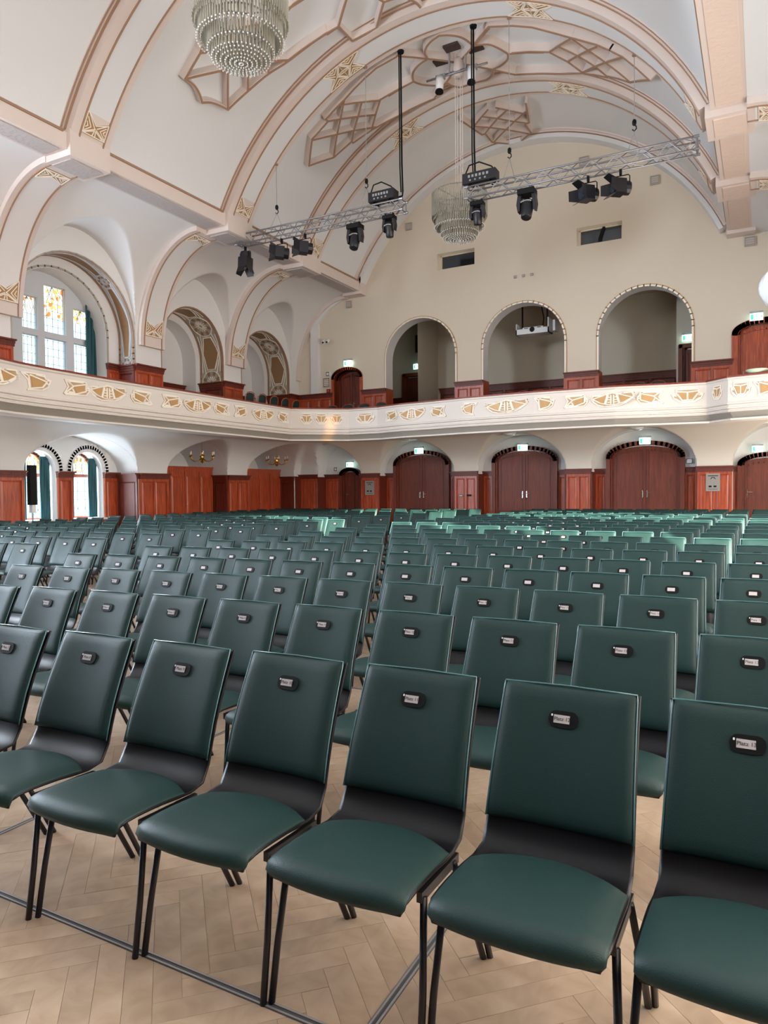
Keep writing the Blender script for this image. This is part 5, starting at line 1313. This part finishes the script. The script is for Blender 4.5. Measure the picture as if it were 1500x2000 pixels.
fresnel(-3.46, 8.36, -.7, .05, 'black spotlight with barn doors, left one on the right truss'); fresnel(-2.77, 8.36, -.9, 0, 'black spotlight with barn doors, rightmost on the right truss')
def moving_head(x, zt, tilt, lab, s_=1.0):
    t = thing('moving_head_light', lab, 'spotlight', (x, TY, zt), 0, 'black moving head lights')
    MB().box(-.16*s_, .16*s_, -.13*s_, .13*s_, -.13*s_, -.03).box(-.13*s_, -.09*s_, -.03, .03, -.03, .03).box(.09*s_, .13*s_, -.03, .03, -.03, .03).build('base', M['matte'], t)
    for q in (-1, 1):
        y = MB().plate([(q*.17*s_, -.13*s_), (q*.10*s_, -.13*s_), (q*.125*s_, -.30*s_), (q*.13*s_, -.42*s_), (q*.17*s_, -.44*s_), (q*.195*s_, -.30*s_)][::q], lambda u, v, d: Vector((u, d, v)), -.07*s_, .07*s_)
        y.build('yoke_arm', M['black'], t)
    R3 = Matrix.Rotation(tilt, 4, 'X'); c = Vector((0, 0, -.36*s_))
    mb = MB().lathe([(.001, -.24), (.085, -.235), (.10, -.22), (.11, -.08), (.125, .04), (.11, .13), (.06, .18), (.001, .19)], (0,0,0), 14); mb.v = [tuple(c+R3 @ (Vector(p)*s_)) for p in mb.v]
    h = mb.build('head', M['black'], t, True)
    m2 = MB().tube([(.1*math.cos(a), -.115, .05+.03*math.sin(a)) for a in [PI*k/8 for k in range(9)]], .014, 5); m2.v = [tuple(c+R3 @ (Vector(p)*s_)) for p in m2.v]; m2.build('pale_stripe', M['housing'], h)
moving_head(-9.43, 8.44, -.35, 'black moving head light hanging tilted from the left truss', 1.15); moving_head(-8.42, 8.48, .1, 'black moving head light at the right end of the left truss', .95)
moving_head(-6.05, 8.36, .1, 'black moving head light at the left end of the right truss', .95); moving_head(-4.84, 8.40, -.35, 'black moving head light hanging tilted from the right truss', 1.2)

# ---- white profile spots on a pipe below the quatrefoil
t = thing('ceiling_light_bar', 'light bar with two white spots below the ceiling quatrefoil', 'light bar', (-7.1, 17.5, 12.3))
MB().tube([(-.85, 0, .02), (.85, 0, .02)], .028, 8).build('pipe', M['alu'], t, True); MB().tube([(-.5, .06, .09), (.35, .06, .09)], .02, 6).build('pipe', M['alu'], t, True)
for dx in (-.2, .25): MB().box(dx-.02, dx+.02, -.02, .02, .0, .58).build('bracket', M['housing'], t)
for dx in (-.45, .44):
    b = MB().tube([(dx, -.02, .0), (dx, -.05, -.12), (dx, -.08, -.36)], [.10, .11, .095], 12).build('spot_body', M['white'], t, True)
    MB().tube([(dx, -.08, -.36), (dx, -.085, -.42)], [.10, .11], 12).build('lens_ring', M['matte'], b); MB().box(dx-.13, dx+.13, -.03, .03, -.06, .08).build('clamp', M['housing'], b)
MB().lathe([(.12, 0), (.16, .2), (.12, .42), (.05, .5)], (0, .16, -.02), 16).build('ceiling_rose', M['pink'], t, True)

# ---- column loudspeaker by the left window, glass globe at the right edge
t = thing('column_loudspeaker', 'slim black column loudspeaker on stand before the left ground floor window', 'loudspeaker', (-16.25, 11.62, 0))
MB().box(-.07, .07, -.09, .09, 1.2, 2.2).build('cabinet', M['matte'], t)
MB().tube([(0, 0, .06), (0, 0, 1.2)], .022, 8).build('stand_pole', M['alu'], t)
MB().box(-.06, .06, -.05, .05, 1.0, 1.2).build('adapter', M['white'], t)
for k in range(3): a = 2*PI*k/3+.4; MB().tube([(0, 0, .3), (.3*math.cos(a), .3*math.sin(a), .01)], .012, 6).build('leg', M['matte'], t)
t = thing('glass_globe_lamp', 'white ribbed glass globe lamp at the right edge, beside the gallery door', 'lamp', (.205, 10.0, 3.93))
g = MB()
for i in range(13):
    a = PI*i/12
    for k in range(40):
        b_ = 2*PI*k/40; r = .27*(1+.035*math.cos(b_*10+a*3)); g.v.append((r*math.sin(a)*math.cos(b_), r*math.sin(a)*math.sin(b_), -.27*math.cos(a)))
for i in range(12):
    for k in range(40): g.f.append((i*40+k, i*40+(k+1) % 40, (i+1)*40+(k+1) % 40, (i+1)*40+k))
g.build('globe', M['glasslamp'], t, True)
MB().lathe([(.06, .25), (.07, .29), (.02, .33)], (0,0,0), 12).build('cap', M['brass'], t)
MB().tube([(0, 0, .3), (0, 0, 4.8)], .01, 6).build('pendant_rod', M['brass'], t)
for x, z, w_ in (): pass
